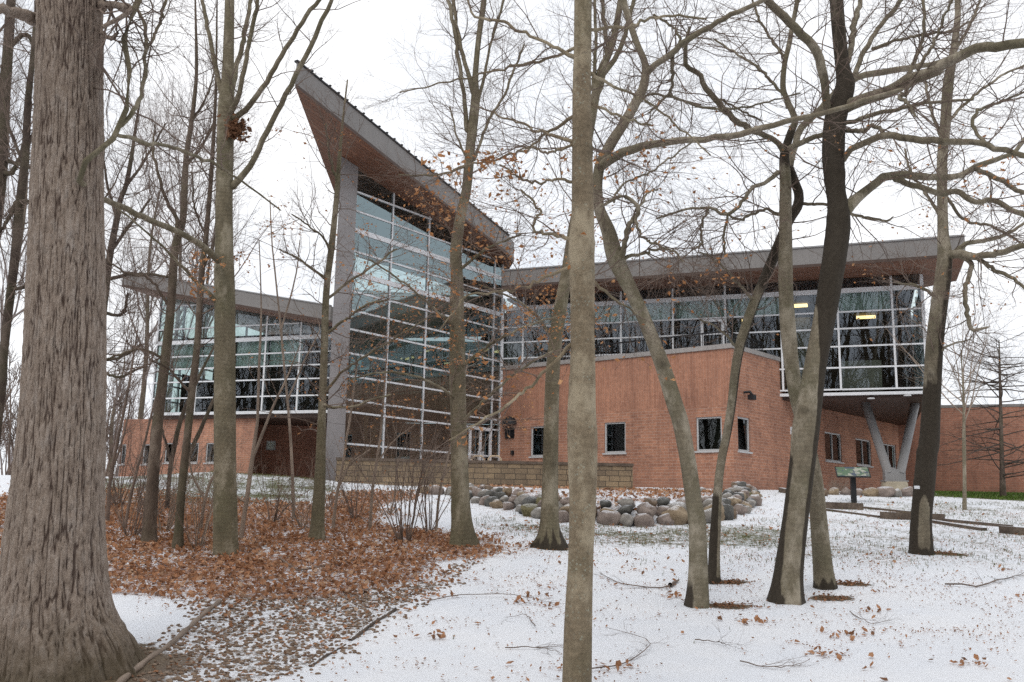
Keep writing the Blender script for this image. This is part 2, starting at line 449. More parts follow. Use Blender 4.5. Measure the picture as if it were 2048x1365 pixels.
M['tan_metal'] = plain('tan_metal', (.5, .38, .26), .4, var=.1)
M['wood_int'] = plain('interior_wood', (.42, .22, .07), .5, var=.3, scale=2.)
def emit(name, col, s):
    m, t, b = new_mat(name); b.inputs['Emission Color'].default_value = (*col, 1); b.inputs['Emission Strength'].default_value = s
    b.inputs['Base Color'].default_value = (.8, .8, .8, 1); return m
M['lamp'] = emit('lit_lamp_diffuser', (1., .68, .30), 2.4)
M['lamp_warm'] = emit('warm_lamp_diffuser', (1., .62, .25), 2.)

def leaf_mat(name, stops, seed_scale=7.):
    m, t, b = new_mat(name)
    rnd = attr(t, 'shade')
    c = ramp(t, rnd, stops)
    c = mixc(t, .35, c, ramp(t, noise(t, objco(t), 40., 3), [(.3, tuple(x * .5 for x in stops[1][1])), (.7, tuple(min(1, x * 1.4) for x in stops[1][1]))]))
    t.links.new(c, b.inputs['Base Color']); b.inputs['Roughness'].default_value = .7; b.inputs['Specular IOR Level'].default_value = .25
    tl = t.nodes.new('ShaderNodeBsdfTranslucent'); t.links.new(c, tl.inputs[0])
    mi = t.nodes.new('ShaderNodeMixShader'); mi.inputs[0].default_value = .25
    t.links.new(b.outputs[0], mi.inputs[1]); t.links.new(tl.outputs[0], mi.inputs[2]); t.links.new(mi.outputs[0], t.nodes['Material Output'].inputs['Surface'])
    return m
M['litter'] = leaf_mat('brown_fallen_leaf', [(0, (.10, .06, .042)), (.3, (.35, .175, .092)), (.62, (.56, .285, .15)), (.85, (.56, .38, .25)), (1, (.72, .58, .45))])
M['beech_leaf'] = leaf_mat('copper_dead_leaf', [(0, (.30, .13, .05)), (.5, (.48, .22, .09)), (1, (.62, .38, .20))])
M['grass'] = leaf_mat('winter_grass', [(0, (.06, .075, .025)), (.5, (.12, .13, .045)), (1, (.26, .22, .10))])
M['lawn'] = leaf_mat('green_lawn_grass', [(0, (.06, .11, .02)), (.5, (.10, .17, .03)), (1, (.16, .22, .05))])
M['pebble'] = leaf_mat('river_pebble', [(0, (.13, .095, .07)), (.4, (.27, .185, .13)), (.75, (.38, .27, .19)), (1, (.42, .36, .30))])

def ground_mat():
    m, t, b = new_mat('snow_dusted_ground'); o = objco(t)
    cover, brown, green, stony = attr(t, 'cover'), attr(t, 'brown'), attr(t, 'green'), attr(t, 'stony')
    n1 = noise(t, o, 9., 6, .68); n2 = noise(t, o, 46., 5, .65); n3 = noise(t, o, 1.3, 4); n6 = noise(t, o, 130., 3, .6)
    nn = math_(t, 'ADD', math_(t, 'MULTIPLY', n1, .5), math_(t, 'MULTIPLY', n2, .5))
    nn = math_(t, 'ADD', nn, math_(t, 'MULTIPLY', math_(t, 'SUBTRACT', n3, .5), .22))
    # snow where noise < cover mapped threshold
    thr = math_(t, 'MULTIPLY_ADD', cover, .52, .27)
    f = math_(t, 'MULTIPLY', math_(t, 'SUBTRACT', thr, nn), 13.)
    snow = math_(t, 'ADD', f, .5, clamp=True)
    under = ramp(t, n2, [(.25, (.05, .04, .028)), (.5, (.13, .095, .06)), (.75, (.22, .165, .105))])
    leafc = ramp(t, n2, [(.25, (.10, .045, .028)), (.5, (.24, .115, .065)), (.78, (.42, .24, .15))])
    grassc = ramp(t, n2, [(.25, (.045, .052, .02)), (.5, (.10, .115, .045)), (.8, (.2, .19, .09))])
    under = mixc(t, brown, under, leafc); under = mixc(t, green, under, grassc)
    under = mixc(t, stony, under, ramp(t, n2, [(.25, (.07, .055, .045)), (.5, (.16, .125, .10)), (.8, (.30, .25, .20))]))
    snowc = ramp(t, n3, [(.3, (.74, .765, .81)), (.7, (.80, .81, .835))])
    t.links.new(mixc(t, snow, under, snowc), b.inputs['Base Color'])
    b.inputs['Roughness'].default_value = .8; b.inputs['Specular IOR Level'].default_value = .2
    bump(t, b, math_(t, 'ADD', math_(t, 'ADD', math_(t, 'MULTIPLY', snow, .35), math_(t, 'MULTIPLY', nn, 1.3)), math_(t, 'MULTIPLY', n6, .25)), .6, .03)
    return m
M['ground'] = ground_mat()

def stone_mat(name, a, c_, snow=.7):
    m, t, b = new_mat(name); o = objco(t)
    n = noise(t, o, 3.5, 5); n2 = noise(t, o, 22., 5, .65)
    c = ramp(t, n, [(.3, tuple(q * .72 for q in a)), (.7, tuple(q * .85 for q in c_))])
    c = mixc(t, 1., c, ramp(t, n2, [(.3, (.68, .68, .68)), (.7, (1.3, 1.3, 1.3))]), 'MULTIPLY')
    ge = t.nodes.new('ShaderNodeNewGeometry'); sx = t.nodes.new('ShaderNodeSeparateXYZ'); t.links.new(ge.outputs['Normal'], sx.inputs[0])
    f = math_(t, 'ADD', sx.outputs['Z'], math_(t, 'MULTIPLY', math_(t, 'SUBTRACT', n2, .5), 1.2))
    f = math_(t, 'MULTIPLY', ramp(t, math_(t, 'MULTIPLY', f, .8), [(.66, (0, 0, 0)), (.78, (1, 1, 1))]), snow)
    c = mixc(t, f, c, (.78, .79, .82))
    t.links.new(c, b.inputs['Base Color']); b.inputs['Roughness'].default_value = .85; b.inputs['Specular IOR Level'].default_value = .25
    bump(t, b, n2, .4, .02); return m
STONES = [('pinkish', stone_mat('pink_grey_stone', (.24, .19, .165), (.38, .31, .27))),
          ('pale grey', stone_mat('pale_grey_stone', (.26, .24, .22), (.40, .37, .33))),
          ('dark grey', stone_mat('dark_grey_stone', (.085, .085, .08), (.16, .155, .14), .4)),
          ('tan', stone_mat('tan_stone', (.27, .20, .13), (.40, .31, .21))),
          ('brown', stone_mat('brown_stone', (.14, .10, .07), (.24, .175, .12), .4)),
          ('mossy olive', stone_mat('mossy_stone', (.13, .115, .05), (.23, .20, .11), .4))]

M['timber'] = stone_mat('weathered_timber', (.095, .07, .055), (.20, .155, .12), .8)
# ================================================================== TERRAIN
BED = world_poly([(850, 988), (905, 992), (945, 1005), (985, 1013), (1040, 1024), (1085, 1036), (1140, 1046), (1220, 1051), (1300, 1052),
                  (1380, 1048), (1450, 1038), (1490, 1024), (1512, 1008), (1505, 990), (1490, 975), (1300, 955), (1000, 955), (860, 968)])
BED[-4:] = [(7.5, 29.2), (4.0, 30.), (-1., 28.4), (-2.9, 28.)]
def gz(x, y):
    x = np.asarray(x, float); y = np.asarray(y, float)
    z = g_base(x, y)
    z = z + .36 * sst(-.1, .9, sdist(BED, x, y)) * (1 - .95 * sst(23., 28, y))
    z = z + (fbm(x * .45, y * .45, 0., 3, 5) - .5) * .10 * sst(3, 8, y) * (1 - sst(26, 32, y) * .8)
    z = z + .35 * np.exp(-(((x + 8.5) / 3.2) ** 2 + ((y - 27.) / 3.) ** 2))
    return z
def gp(px, py): return ground_hit(px, py, lambda a, b: float(gz(a, b)))

LEAF = world_poly([(-60, 1000), (60, 985), (240, 985), (420, 1000), (640, 1010), (700, 985), (850, 985), (775, 1015), (770, 1048), (900, 1063),
                   (1000, 1080), (1012, 1096), (940, 1130), (830, 1170), (700, 1215), (560, 1232), (420, 1220), (330, 1197), (200, 1190), (-60, 1180)])
GRAV = world_poly([(400, 1205), (560, 1200), (720, 1190), (880, 1165), (960, 1125), (860, 1190), (750, 1255), (640, 1320), (560, 1400), (200, 1400), (330, 1290)])
SOIL = world_poly([(-120, 1250), (60, 1290), (240, 1282), (310, 1288), (285, 1320), (235, 1365), (170, 1420), (-120, 1440)])
MOUND = world_poly([(60, 962), (300, 958), (500, 955), (650, 968), (720, 985), (690, 1000), (560, 1015), (200, 1010), (60, 1000)])
GR1 = world_poly([(960, 1030), (1100, 1048), (1250, 1058), (1480, 1050), (1560, 1060), (1560, 1095), (1300, 1092), (1120, 1080), (990, 1060)])
LAWN = world_poly([(1800, 985), (1900, 979), (2060, 979), (2100, 1003), (1960, 1000), (1870, 995)])
RIGHTG = world_poly([(1500, 1040), (1720, 1030), (2100, 1070), (2100, 1120), (1700, 1130), (1500, 1110)])
FARR = world_poly([(1690, 1000), (1860, 1000), (2100, 1010), (2100, 1060), (1900, 1040), (1700, 1020)])

def masks(x, y):
    nz_ = (fbm(x * 1.1, y * 1.1, 0., 4, 11) - .5) * 1.8
    nf = (fbm(x * 2.7, y * 2.7, 3., 3, 17) - .5) * 1.2
    leaf = sst(-.35, .45, sdist(LEAF, x, y) + nz_ * .8)
    grav = sst(-.25, .25, sdist(GRAV, x, y) + nf * .5)
    soil = sst(-.15, .2, sdist(SOIL, x, y) + nf * .3)
    mound = sst(-.6, .8, sdist(MOUND, x, y) + nz_)
    bed = sst(-.1, .5, sdist(BED, x, y))
    g1 = sst(-.6, .7, sdist(GR1, x, y) + nz_ * .9)
    lawn = sst(-.4, .6, sdist(LAWN, x, y) + nf)
    rg = sst(-1.5, 1., sdist(RIGHTG, x, y) + nz_)
    fr = sst(-1., 1., sdist(FARR, x, y) + nz_)
    cover = .815 + nz_ * .11 + nf * .05
    cover = cover - .12 * sst(12, 15, y)
    cover = np.where(y > 15, cover, cover)
    cover = cover * (1 - .38 * g1) ; cover = cover * (1 - .2 * rg); cover = cover * (1 - .25 * fr)
    cover = cover * (1 - leaf) + leaf * (.40 + nz_ * .2)
    cover = cover * (1 - grav) + grav * (.50 + nf * .08)
    cover = cover * (1 - mound) + mound * (.42 + nz_ * .2)
    cover = cover * (1 - bed) + bed * (.52 + nz_ * .15)
    cover = cover * (1 - soil) + soil * (.02)
    cover = cover * (1 - lawn) + lawn * (.05 + nz_ * .1)
    bare = np.zeros_like(x)
    for (cx, cy, rx, ry) in BARE:
        bare = np.maximum(bare, sst(1.25, .55, np.hypot((x - cx) / rx, (y - cy) / ry) + nf * .55 + nz_ * .35))
    cover = cover * (1 - bare * .95)
    return dict(cover=cover, brown=np.clip(leaf * (1 - grav) + bed * .8, 0, 1), green=np.clip(lawn + .75 * mound + .55 * g1 + .35 * rg + .5 * fr, 0, 1) * (1 - leaf * (1 - mound)),
                stony=grav * (1 - soil), leaf=leaf, grav=grav, bed=bed, g1=g1, rg=rg, lawn=lawn, mound=mound, fr=fr, soil=soil)
BARE = []
for (px, py, w_) in [(1450, 1166, 40), (1440, 1212, 60), (1640, 1198, 60), (1690, 1172, 40), (1885, 1110, 42), (1095, 1098, 45)]:
    P = ground_hit(px, py); s_ = scale_at(P); BARE.append((P[0] + w_ * s_ * .25, P[1], w_ * s_ * .95, w_ * s_ * .6))

_P = ground_hit(135, 1338); BARE.append((_P[0] + .05, _P[1] - .1, .95, .75))
def make_ground():
    xs = np.concatenate([np.linspace(-400, -30, 24)[:-1], np.linspace(-30, -11, 40)[:-1], np.arange(-11, 13, .11), np.linspace(13, 32, 40)[1:], np.linspace(32, 400, 24)[1:]])
    ys = np.concatenate([np.linspace(-80, 3.5, 24)[:-1], np.arange(3.5, 20, .10), np.arange(20, 32, .16), np.linspace(32, 60, 50)[1:], np.linspace(60, 600, 26)[1:]])
    X, Y = np.meshgrid(xs, ys); Z = gz(X.ravel(), Y.ravel())
    V = np.stack([X.ravel(), Y.ravel(), Z], 1)
    nx, ny = len(xs), len(ys)
    i = (np.arange(ny - 1)[:, None] * nx + np.arange(nx - 1)[None]).ravel()
    F_ = np.stack([i, i + 1, i + nx + 1, i + nx], 1)
    k = masks(X.ravel(), Y.ravel())
    me = np_mesh('ground', V, F_, True, {a: k[a] for a in ('cover', 'brown', 'green', 'stony')})
    tag(link('ground', me, M['ground']), 'snow dusted woodland ground rising to the building', kind='structure')
make_ground()

# ================================================================== BUILDING
def P2(px, D):                      # plan point on the column of pixels at y = D (level with the horizon)
    p = at_y(px, 1018, D); return np.array([p[0], p[1]])
def v3(p, z): return np.array([p[0], p[1], z])
FLOOR, UP, TOPG = 2.4, 5.9, 9.75

class Plane:
    """vertical wall plane through two plan points; u along it, n towards the viewer"""
    def __init__(s, a, b):
        s.a = np.asarray(a, float); d = np.asarray(b, float) - s.a; s.len = float(np.linalg.norm(d)); s.d = d / s.len
        s.t = np.array([s.d[0], s.d[1], 0]); n = np.array([s.d[1], -s.d[0], 0.])
        if np.dot(n, CAM - v3(s.a, 0)) < 0: n = -n
        s.n = n
    def uz(s, px, py):
        p = on_plane(px, py, v3(s.a, 0), s.n); return float(np.dot(p[:2] - s.a, s.d)), float(p[2])
    def p(s, u, z, off=0.): return v3(s.a + s.d * u, z) + s.n * off

def wall_mesh(mb, pl, u0, u1, z0, z1, holes=(), depth=.14, top=None):
    us = sorted({u0, u1, *[h[0] for h in holes], *[h[1] for h in holes]}); zs = sorted({z0, z1, *[h[2] for h in holes], *[h[3] for h in holes]})
    for i in range(len(us) - 1):
        for j in range(len(zs) - 1):
            cu, cz = (us[i] + us[i + 1]) / 2, (zs[j] + zs[j + 1]) / 2
            if any(h[0] < cu < h[1] and h[2] < cz < h[3] for h in holes): continue
            q = [(us[i], zs[j]), (us[i + 1], zs[j]), (us[i + 1], zs[j + 1]), (us[i], zs[j + 1])]
            mb.quad([pl.p(a, b) for a, b in q], q)
    for a, b, c, d in holes:
        for (p, q) in (((a, c), (b, c)), ((b, c), (b, d)), ((b, d), (a, d)), ((a, d), (a, c))):
            mb.quad([pl.p(*p), pl.p(*q), pl.p(*q, -depth), pl.p(*p, -depth)], [(0, 0), (.3, 0), (.3, .1), (0, .1)])

B = thing('building', (1, 33, FLOOR), 'modern brick and glass building with a wedge roofed glass tower and cantilevered wings', 'building')

def window(pl, px0, px1, py0, py1, parent, split=0, sill=True, mat='glass_clear'):
    u0, zt = pl.uz(px0, py0); u1, _ = pl.uz(px1, py0); _, zb = pl.uz((px0 + px1) / 2, py1)
    if u0 > u1: u0, u1 = u1, u0
    _, zt = pl.uz((px0 + px1) / 2, py0)
    h = (u0, u1, zb, zt)
    fr = MB(); b = .055
    for (a, c) in (((u0, zb), (u0, zt)), ((u1, zb), (u1, zt))):
        s_ = 1 if a[0] == u0 else -1
        fr.obox(pl.p(a[0], zb, -.10), pl.t * b * s_, (0, 0, zt - zb), pl.n * .06)
    fr.obox(pl.p(u0 + b, zt - b, -.10), pl.t * (u1 - u0 - 2 * b), (0, 0, b), pl.n * .06)
    fr.obox(pl.p(u0 + b, zb, -.10), pl.t * (u1 - u0 - 2 * b), (0, 0, b), pl.n * .06)
    for k in range(split):
        uc = u0 + (u1 - u0) * (k + 1) / (split + 1)
        fr.obox(pl.p(uc - b / 2, zb + b, -.10), pl.t * b, (0, 0, zt - zb - 2 * b), pl.n * .05)
    wo = fr.build('window', M['alu'], parent)
    pm = MB(); pm.quad([pl.p(u0, zb, -.085), pl.p(u1, zb, -.085), pl.p(u1, zt, -.085), pl.p(u0, zt, -.085)]); pm.build('pane', M[mat], wo)
    if sill:
        sm = MB(); sm.obox(pl.p(u0 - .05, zb - .06, -.03), pl.t * (u1 - u0 + .1), (0, 0, .055), pl.n * .09); sm.build('sill', M['alu'], wo)
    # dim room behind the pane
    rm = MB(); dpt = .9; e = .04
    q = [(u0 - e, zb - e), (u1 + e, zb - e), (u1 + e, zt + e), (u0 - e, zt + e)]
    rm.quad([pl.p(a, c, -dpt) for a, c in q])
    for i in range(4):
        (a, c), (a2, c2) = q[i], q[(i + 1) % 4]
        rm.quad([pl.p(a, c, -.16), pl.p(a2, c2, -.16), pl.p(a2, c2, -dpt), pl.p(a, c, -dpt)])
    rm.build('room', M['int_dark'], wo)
    return h

def glass_wall(pl, us, zs, wide, parent, gmat, ztop=None, vw=.075, hw=.07, bw=.19, zbot=None, skipv=()):
    """mullion grid with one sheet of glass behind it; ztop(u) cuts the top"""
    u0, u1 = us[0], us[-1]; ztop = ztop or (lambda u: zs[-1]); zb = zs[0]
    gm = MB()
    ts = np.linspace(u0, u1, 9)
    for a, b in zip(ts[:-1], ts[1:]):
        gm.quad([pl.p(a, zb), pl.p(b, zb), pl.p(b, ztop(b)), pl.p(a, ztop(a))])
    g = gm.build('glass_wall', M[gmat], parent)
    fm = MB()
    for i, u in enumerate(us):
        if i in skipv: continue
        uu = min(max(u, u0 + vw / 2), u1 - vw / 2)
        fm.obox(pl.p(uu - vw / 2, zb, -.06), pl.t * vw, (0, 0, ztop(uu) - zb), pl.n * .095)
    for j, z in enumerate(zs):
        h = bw if j in wide else hw
        a, b = u0, u1
        if z + h / 2 > min(ztop(u0), ztop(u1)):
            tt = np.linspace(u0, u1, 80); ok = [t for t in tt if ztop(t) > z + h / 2 + .02]
            if not ok: continue
            a, b = ok[0], ok[-1]
        fm.obox(pl.p(a, max(z - h / 2, zb), -.055), pl.t * (b - a), (0, 0, h), pl.n * .087)
    fm.build('mullion_frame', M['white'], g)
    return g

# ---- tower plan
tA = P2(690, 29.9)           # near edge of the tower glass
tB = P2(996, 36.0)           # inner corner
TW = Plane(tA, tB)
aC = P2(1470, 30.0)          # annex corner
AN = Plane(tB, aC)
rwE = P2(1872, 31.0)
RW = Plane(tB, rwE)
sd_dir = np.array([.672, .741]); SW = Plane(aC, aC + sd_dir * 15.)
lwA = P2(284, 45.4); lwB = P2(660, 42.2)
LW = Plane(lwA, lwB)

# ---- tower glass
zl = []
for y in (887, 823, 799, 751, 706, 658, 620, 582, 546, 502, 460, 421, 383):
    x = 712 - (y - 350) * (27 / 537); zl.append(TW.uz(x, y)[1])
uL, zTL = TW.uz(712, 338); uR, zTR = TW.uz(992, 521)
um = [TW.uz(x, 900)[0] for x in (683, 765, 842, 910, 981)] + [TW.len]
um[0] = uL if abs(uL - um[0]) < .6 else um[0]
U0 = um[0]
def tw_top(u): return zTL + (zTR - zTL) * (u - uL) / (uR - uL)
glass_wall(TW, um, [FLOOR] + zl, (9, 11), B, 'glass', tw_top, .065, .06, .17)
# ---- column (fin) beside the glass
uc0, _ = TW.uz(650, 800)
cm = MB()
_c0 = TW.p(uc0, 0, .15)[:2]; _c1 = TW.p(U0 - .03, 0, .15)[:2]; _dl = np.array([-.13, .99])
_pl = [_c0, _c1, _c1 - TW.n[:2] * .5, _c0 + _dl * .9]; _h = [tw_top(uc0) + .12, tw_top(U0) + .12, tw_top(U0) + .12, tw_top(uc0) + .12]
for i in range(4):
    a, b = _pl[i], _pl[(i + 1) % 4]; l_ = float(np.linalg.norm(b - a))
    cm.quad([v3(a, 1.7), v3(b, 1.7), v3(b, _h[(i + 1) % 4]), v3(a, _h[i])], [(0, 0), (l_, 0), (l_, 11), (0, 11)])
cm.build('column', M['column'], B)
# ---- tower roof: a tapered wedge, flat outwards, falling towards the inner corner
slope = (zTR - zTL) / (uR - uL)
def soffit_pt(px, py):
    d = ray(px, py); tn = TW.t
    # z = zTL + slope*(u-uL)
    a = CAM - v3(TW.a, 0)
    s_ = (zTL + slope * (np.dot(a, tn) - uL) - CAM[2]) / (d[2] - slope * np.dot(d, tn))
    return CAM + d * s_
tip = soffit_pt(590, 173); rgt = soffit_pt(1017, 511); back = soffit_pt(664, 372)
print('tip', tip, 'right', rgt, 'back', back, 'top', zTL, zTR, 'len', TW.len)
th = .78
def soff(p): 
    u = np.dot(np.asarray(p[:2]) - TW.a, TW.d); return np.array([p[0], p[1], zTL + slope * (u - uL)])
side = np.array([.355, .935]); side /= np.linalg.norm(side); bkR = soff(rgt[:2] + side * .6); bkM = soff(np.array([-1.0, 39.9])) 
lft = np.array([back[0] - tip[0], back[1] - tip[1]]); lft = lft / np.linalg.norm(lft)
bkL = soff(tip[:2] + lft * 12.)
low = [tip, rgt, bkR, bkM, bkL]
rf = MB(); off = np.array([0, 0, th])
rf.prism([p + np.array([0, 0, .10]) for p in low], [p + off for p in low])
roof = rf.build('roof', M['fascia'], B)
def soffit_mesh(low, parent, dz=.0, dirv=None):
    s = MB(); c = sum(low) / len(low)
    uv = [(float(np.dot(p[:2], dirv)), float(np.dot(p[:2], (-dirv[1], dirv[0])))) for p in low]
    s.quad([p + np.array([0, 0, dz]) for p in low], uv)
    for i in range(len(low)):
        a, b = low[i], low[(i + 1) % len(low)]
        s.quad([a, b, b + np.array([0, 0, .098]), a + np.array([0, 0, .098])])
    return s.build('soffit', M['soffit'], parent)
soffit_mesh(low, roof, 0., TW.d)
ed = MB()
def edge_strip(mb, pts, h=.05, o=.04):
    for a, b in zip(pts[:-1], pts[1:]):
        d = unit((b - a)[None])[0]; n = np.array([d[1], -d[0], 0]); 
        if np.dot(n, CAM - a) < 0: n = -n
        mb.obox(a - n * .1, b - a, (0, 0, h), n * (.1 + o))
edge_strip(ed, [tip + off + (0, 0, .003), rgt + off + (0, 0, .003)])
for k in range(30):
    q = tip + (rgt - tip) * (k + .5) / 30 + off; ed.obox(q + (0, 0, .05), TW.t * .07, (0, 0, .04), TW.n * .06)
ed.build('roof_edge', M['black_metal'], roof)

# ---- right wing glass
zr = [RW.uz(1783, y)[1] for y in (733, 690, 654, 620, 577)]
ur = [0.02] + [RW.uz(x, 640)[0] for x in (1047, 1143, 1242, 1346, 1451, 1562, 1676, 1786)] + [RW.len]
TOPR = RW.uz(1783, 551)[1]; ZBR = RW.uz(1700, 783)[1]
print('right wing z', ZBR, zr, TOPR, 'tower rows', zl, 'top', tw_top(U0))
glass_wall(RW, ur, [ZBR + .04] + zr + [TOPR - .03], (5,), B, 'glass_dark', None, .07, .055, .17)
# lower white edge + underside
side = np.array([.355, .935]); side /= np.linalg.norm(side)
rb = MB()
q0, q1 = RW.a + RW.d * 0.0, RW.a + RW.d * RW.len
e0, e1 = q0 + side * 12.5, q1 + side * 12.5
rb.prism([v3(p, ZBR - .25) for p in (q0 - RW.n[:2] * .12, q1 - RW.n[:2] * .12, e1, e0)], [v3(p, ZBR - .02) for p in (q0 - RW.n[:2] * .12, q1 - RW.n[:2] * .12, e1, e0)])
rb.build('floor_slab', M['soffit'], B)
we = MB(); we.obox(RW.p(ur[5], ZBR - .14, -.1), RW.t * (RW.len - ur[5] + .03), (0, 0, .10), RW.n * .15); we.build('edge_trim', M['white'], B)
# end wall of the box (glazed too)
EW = Plane(q1 + RW.d * .01, q1 + RW.d * .01 + side * 12.5)
EW.n = np.array([EW.d[1], -EW.d[0], 0.])
glass_wall(EW, list(np.linspace(.05, 12.4, 8)), [ZBR + .04] + zr + [TOPR - .03], (5,), B, 'glass_dark', None, .07, .055, .17)
# right wing roof
def fpt(px, py, z):
    d = ray(px, py); return CAM + d * ((z - CAM[2]) / d[2])
ra = fpt(1003, 577, TOPR); rb_ = fpt(1932, 513, TOPR)
rear0 = v3(ra[:2] + side * 15, TOPR); rear1 = v3(rb_[:2] + side * 3.4, TOPR)
lowr = [ra, rb_, rear1, rear0]; hr = .67
rr = MB(); rr.prism([p + (0, 0, .10) for p in lowr], [p + (0, 0, hr) for p in lowr]); rroof = rr.build('roof', M['fascia'], B)
soffit_mesh(lowr, rroof, 0., RW.d)
m = MB(); _f = [v3(p, TOPR) for p in (RW.a + side * .5, RW.a + RW.d * (RW.len - .1) + side * .5, RW.a + RW.d * (RW.len - .1) + side * 12.4, RW.a + side * 12.4)]
m.prism([p + (0, 0, .004) for p in _f], [p + (0, 0, .095) for p in _f]); m.build('roof_deck', M['roof'], rroof)
ed = MB(); edge_strip(ed, [ra + (0, 0, hr + .003), rb_ + (0, 0, hr + .003)], .05, .04); ed.build('roof_edge', M['strut'], rroof)
# struts
st = MB; bz = FLOOR + .5
foot = at_y(1788, 958, 32.9)
for (tx, ty, bx, by) in ((1722, 786, 1776, 945), (1836, 786, 1801, 946)):
    m = MB(); m.tube([at_y(bx, by, 32.9), at_y(tx, ty, 32.9) + (0, 0, .1)], [.155, .155], 16); m.build('support_strut', M['strut'], B)
m = MB(); sx = at_y(1788, 948, 32.9)
m.obox(sx + (-.36, -.12, -.26), (.72, 0, 0), (0, .24, 0), (0, 0, .42)); m.obox(sx + (-.42, -.2, -.28), (.84, 0, 0), (0, .4, 0), (0, 0, .05)); m.build('strut_shoe', M['strut'], B)
m = MB(); fz = sx[2] - .28
m.tube([(sx[0], sx[1], 1.9), (sx[0], sx[1], fz - .06), (sx[0], sx[1], fz - .003)], [.44, .44, .41], 28); m.build('footing', M['concrete'], B)
# soffit down-lights
for (x, y) in ((1742, 797), (1815, 791)):
    p = fpt(x, y, ZBR - .25); m = MB(); m.tube([p + (0, 0, -.02), p + (0, 0, .01)], [.12, .12], 12); m.build('downlight', M['white'], B)

# ---- annex (brick front and long side wall)
_, zA0 = AN.uz(1000, 741); _, zA1 = AN.uz(1466, 697); ZA = (zA0 + zA1) / 2
print('annex top', zA0, zA1)
par = Plane(AN.a, aC)
hA = [window(AN, 1062, 1092, 853, 913, B), window(AN, 1209, 1251, 845, 906, B), window(AN, 1392, 1443, 834, 902, B)]
zmid = AN.uz(1250, 842)[1] + .35
m = MB(); wall_mesh(m, AN, .03, AN.len, 1.2, zmid, hA); m.build('brick_wall', M['brick'], B)
m = MB(); wall_mesh(m, AN, .03, AN.len, zmid, ZA); m.build('brick_wall', M['brick_soldier'], B)
hS = [window(SW, 1475, 1499, 835, 903, B, sill=True), window(SW, 1649, 1682, 866, 923, B, 1), window(SW, 1711, 1741, 879, 931, B, 1), window(SW, 1764, 1791, 889, 937, B, 1)]
uS = SW.uz(1572, 760)[0]
m = MB(); wall_mesh(m, SW, 0, uS, 1.2, ZA, [h for h in hS if h[1] < uS]); m.build('brick_wall', M['brick'], B)
m = MB(); wall_mesh(m, SW, uS, SW.len, 1.2, ZBR - .2, [h for h in hS if h[1] >= uS]); m.build('brick_wall', M['brick'], B)
m = MB(); cap = .16
m.obox(AN.p(0.05, ZA, -.25), AN.t * (AN.len - .05 + .04), (0, 0, cap), AN.n * .30); m.obox(SW.p(.0, ZA, -.25), SW.t * uS, (0, 0, cap - .003), SW.n * .29)
m.build('parapet_cap', M['fascia'], B)
m = MB(); zt_ = ZA - .35
m.quad([AN.p(.1, zt_, -.1), AN.p(AN.len - .05, zt_, -.1), SW.p(uS, zt_, -.1), v3(RW.a + RW.d * 2, zt_)]); m.build('terrace_roof', M['roof'], B)
# terrace railing
def railing(pts, z0, z1, parent, sp=.12, name='railing'):
    m = MB()
    for a, b in zip(pts[:-1], pts[1:]):
        a, b = np.asarray(a), np.asarray(b)
        m.bar(v3(a, z1), v3(b, z1), .05, .05); m.bar(v3(a, z0 + .1), v3(b, z0 + .1), .035, .035)
        n = int(np.linalg.norm(b - a) / sp)
        for k in range(n + 1):
            p = a + (b - a) * k / n; wd = .05 if k % 12 == 0 else .018
            m.obox(v3(p, z0) + (-wd / 2, -wd / 2, 0), (wd, 0, 0), (0, wd, 0), (0, 0, z1 - z0 - .025))
    return m.build(name, M['black_metal'], parent)
i0 = AN.p(1.0, 0, -.55)[:2]; i1 = AN.p(AN.len - .45, 0, -.55)[:2]; i2 = SW.p(uS - .5, 0, -.5)[:2]
ztop_r = at_y(1453, 663, float(i1[1]))[2]
railing([i0, i1, i2], zt_, ztop_r, B)
# terrace door in the glass wall
ud0, ud1 = RW.uz(1402, 660)[0], RW.uz(1449, 660)[0]; zd = RW.uz(1425, 640)[1]
m = MB()
for u in (ud0, ud1 - .1): m.obox(RW.p(u, zt_, .05), RW.t * .1, (0, 0, zd - zt_), RW.n * .06)
m.obox(RW.p(ud0 + .1, zd - .1, .05), RW.t * (ud1 - ud0 - .2), (0, 0, .1), RW.n * .06)
dr = m.build('door', M['white'], B)
m = MB(); m.obox(RW.p(ud0 + .2, zt_ + .9, .12), RW.t * .04, (0, 0, .4), RW.n * .04); m.build('handle', M['black_metal'], dr)
# annex fittings
def wallbox(pl, px, py, w_, h_, d_, mat, name):
    u, z = pl.uz(px, py); m = MB(); m.obox(pl.p(u - w_ / 2, z - h_ / 2, .002), pl.t * w_, (0, 0, h_), pl.n * d_); return m.build(name, mat, B)
u, z = AN.uz(1020, 845)
m = MB(); pts = []
for k in range(7):
    a = math.pi / 2 * k / 6; 
    pts.append((.34 * math.cos(a), .34 * math.sin(a)))
for k in range(6):
    for j in range(12):
        t0, t1 = math.pi * j / 12, math.pi * (j + 1) / 12
        f = lambda pr, t: AN.p(u + pr[0] * math.cos(t), z + pr[1] - .1, .01 + pr[0] * math.sin(t) * .9)
        m.quad([f(pts[k], t0), f(pts[k], t1), f(pts[k + 1], t1), f(pts[k + 1], t0)], None, True)
m.build('lamp_hood', M['black_metal'], B)
m = MB()
u, z = AN.uz(1020, 867); m.obox(AN.p(u - .22, z - .2, .002), AN.t * .44, (0, 0, .4), AN.n * .04)
for k in range(6): m.obox(AN.p(u - .2, z - .18 + k * .062, .042), AN.t * .4, (0, 0, .03), AN.n * .03)
m.build('vent_louvre', M['black_metal'], B)
wallbox(AN, 1026, 906, .12, .16, .08, M['black_metal'], 'socket_box')
u, z = SW.uz(1488, 788)
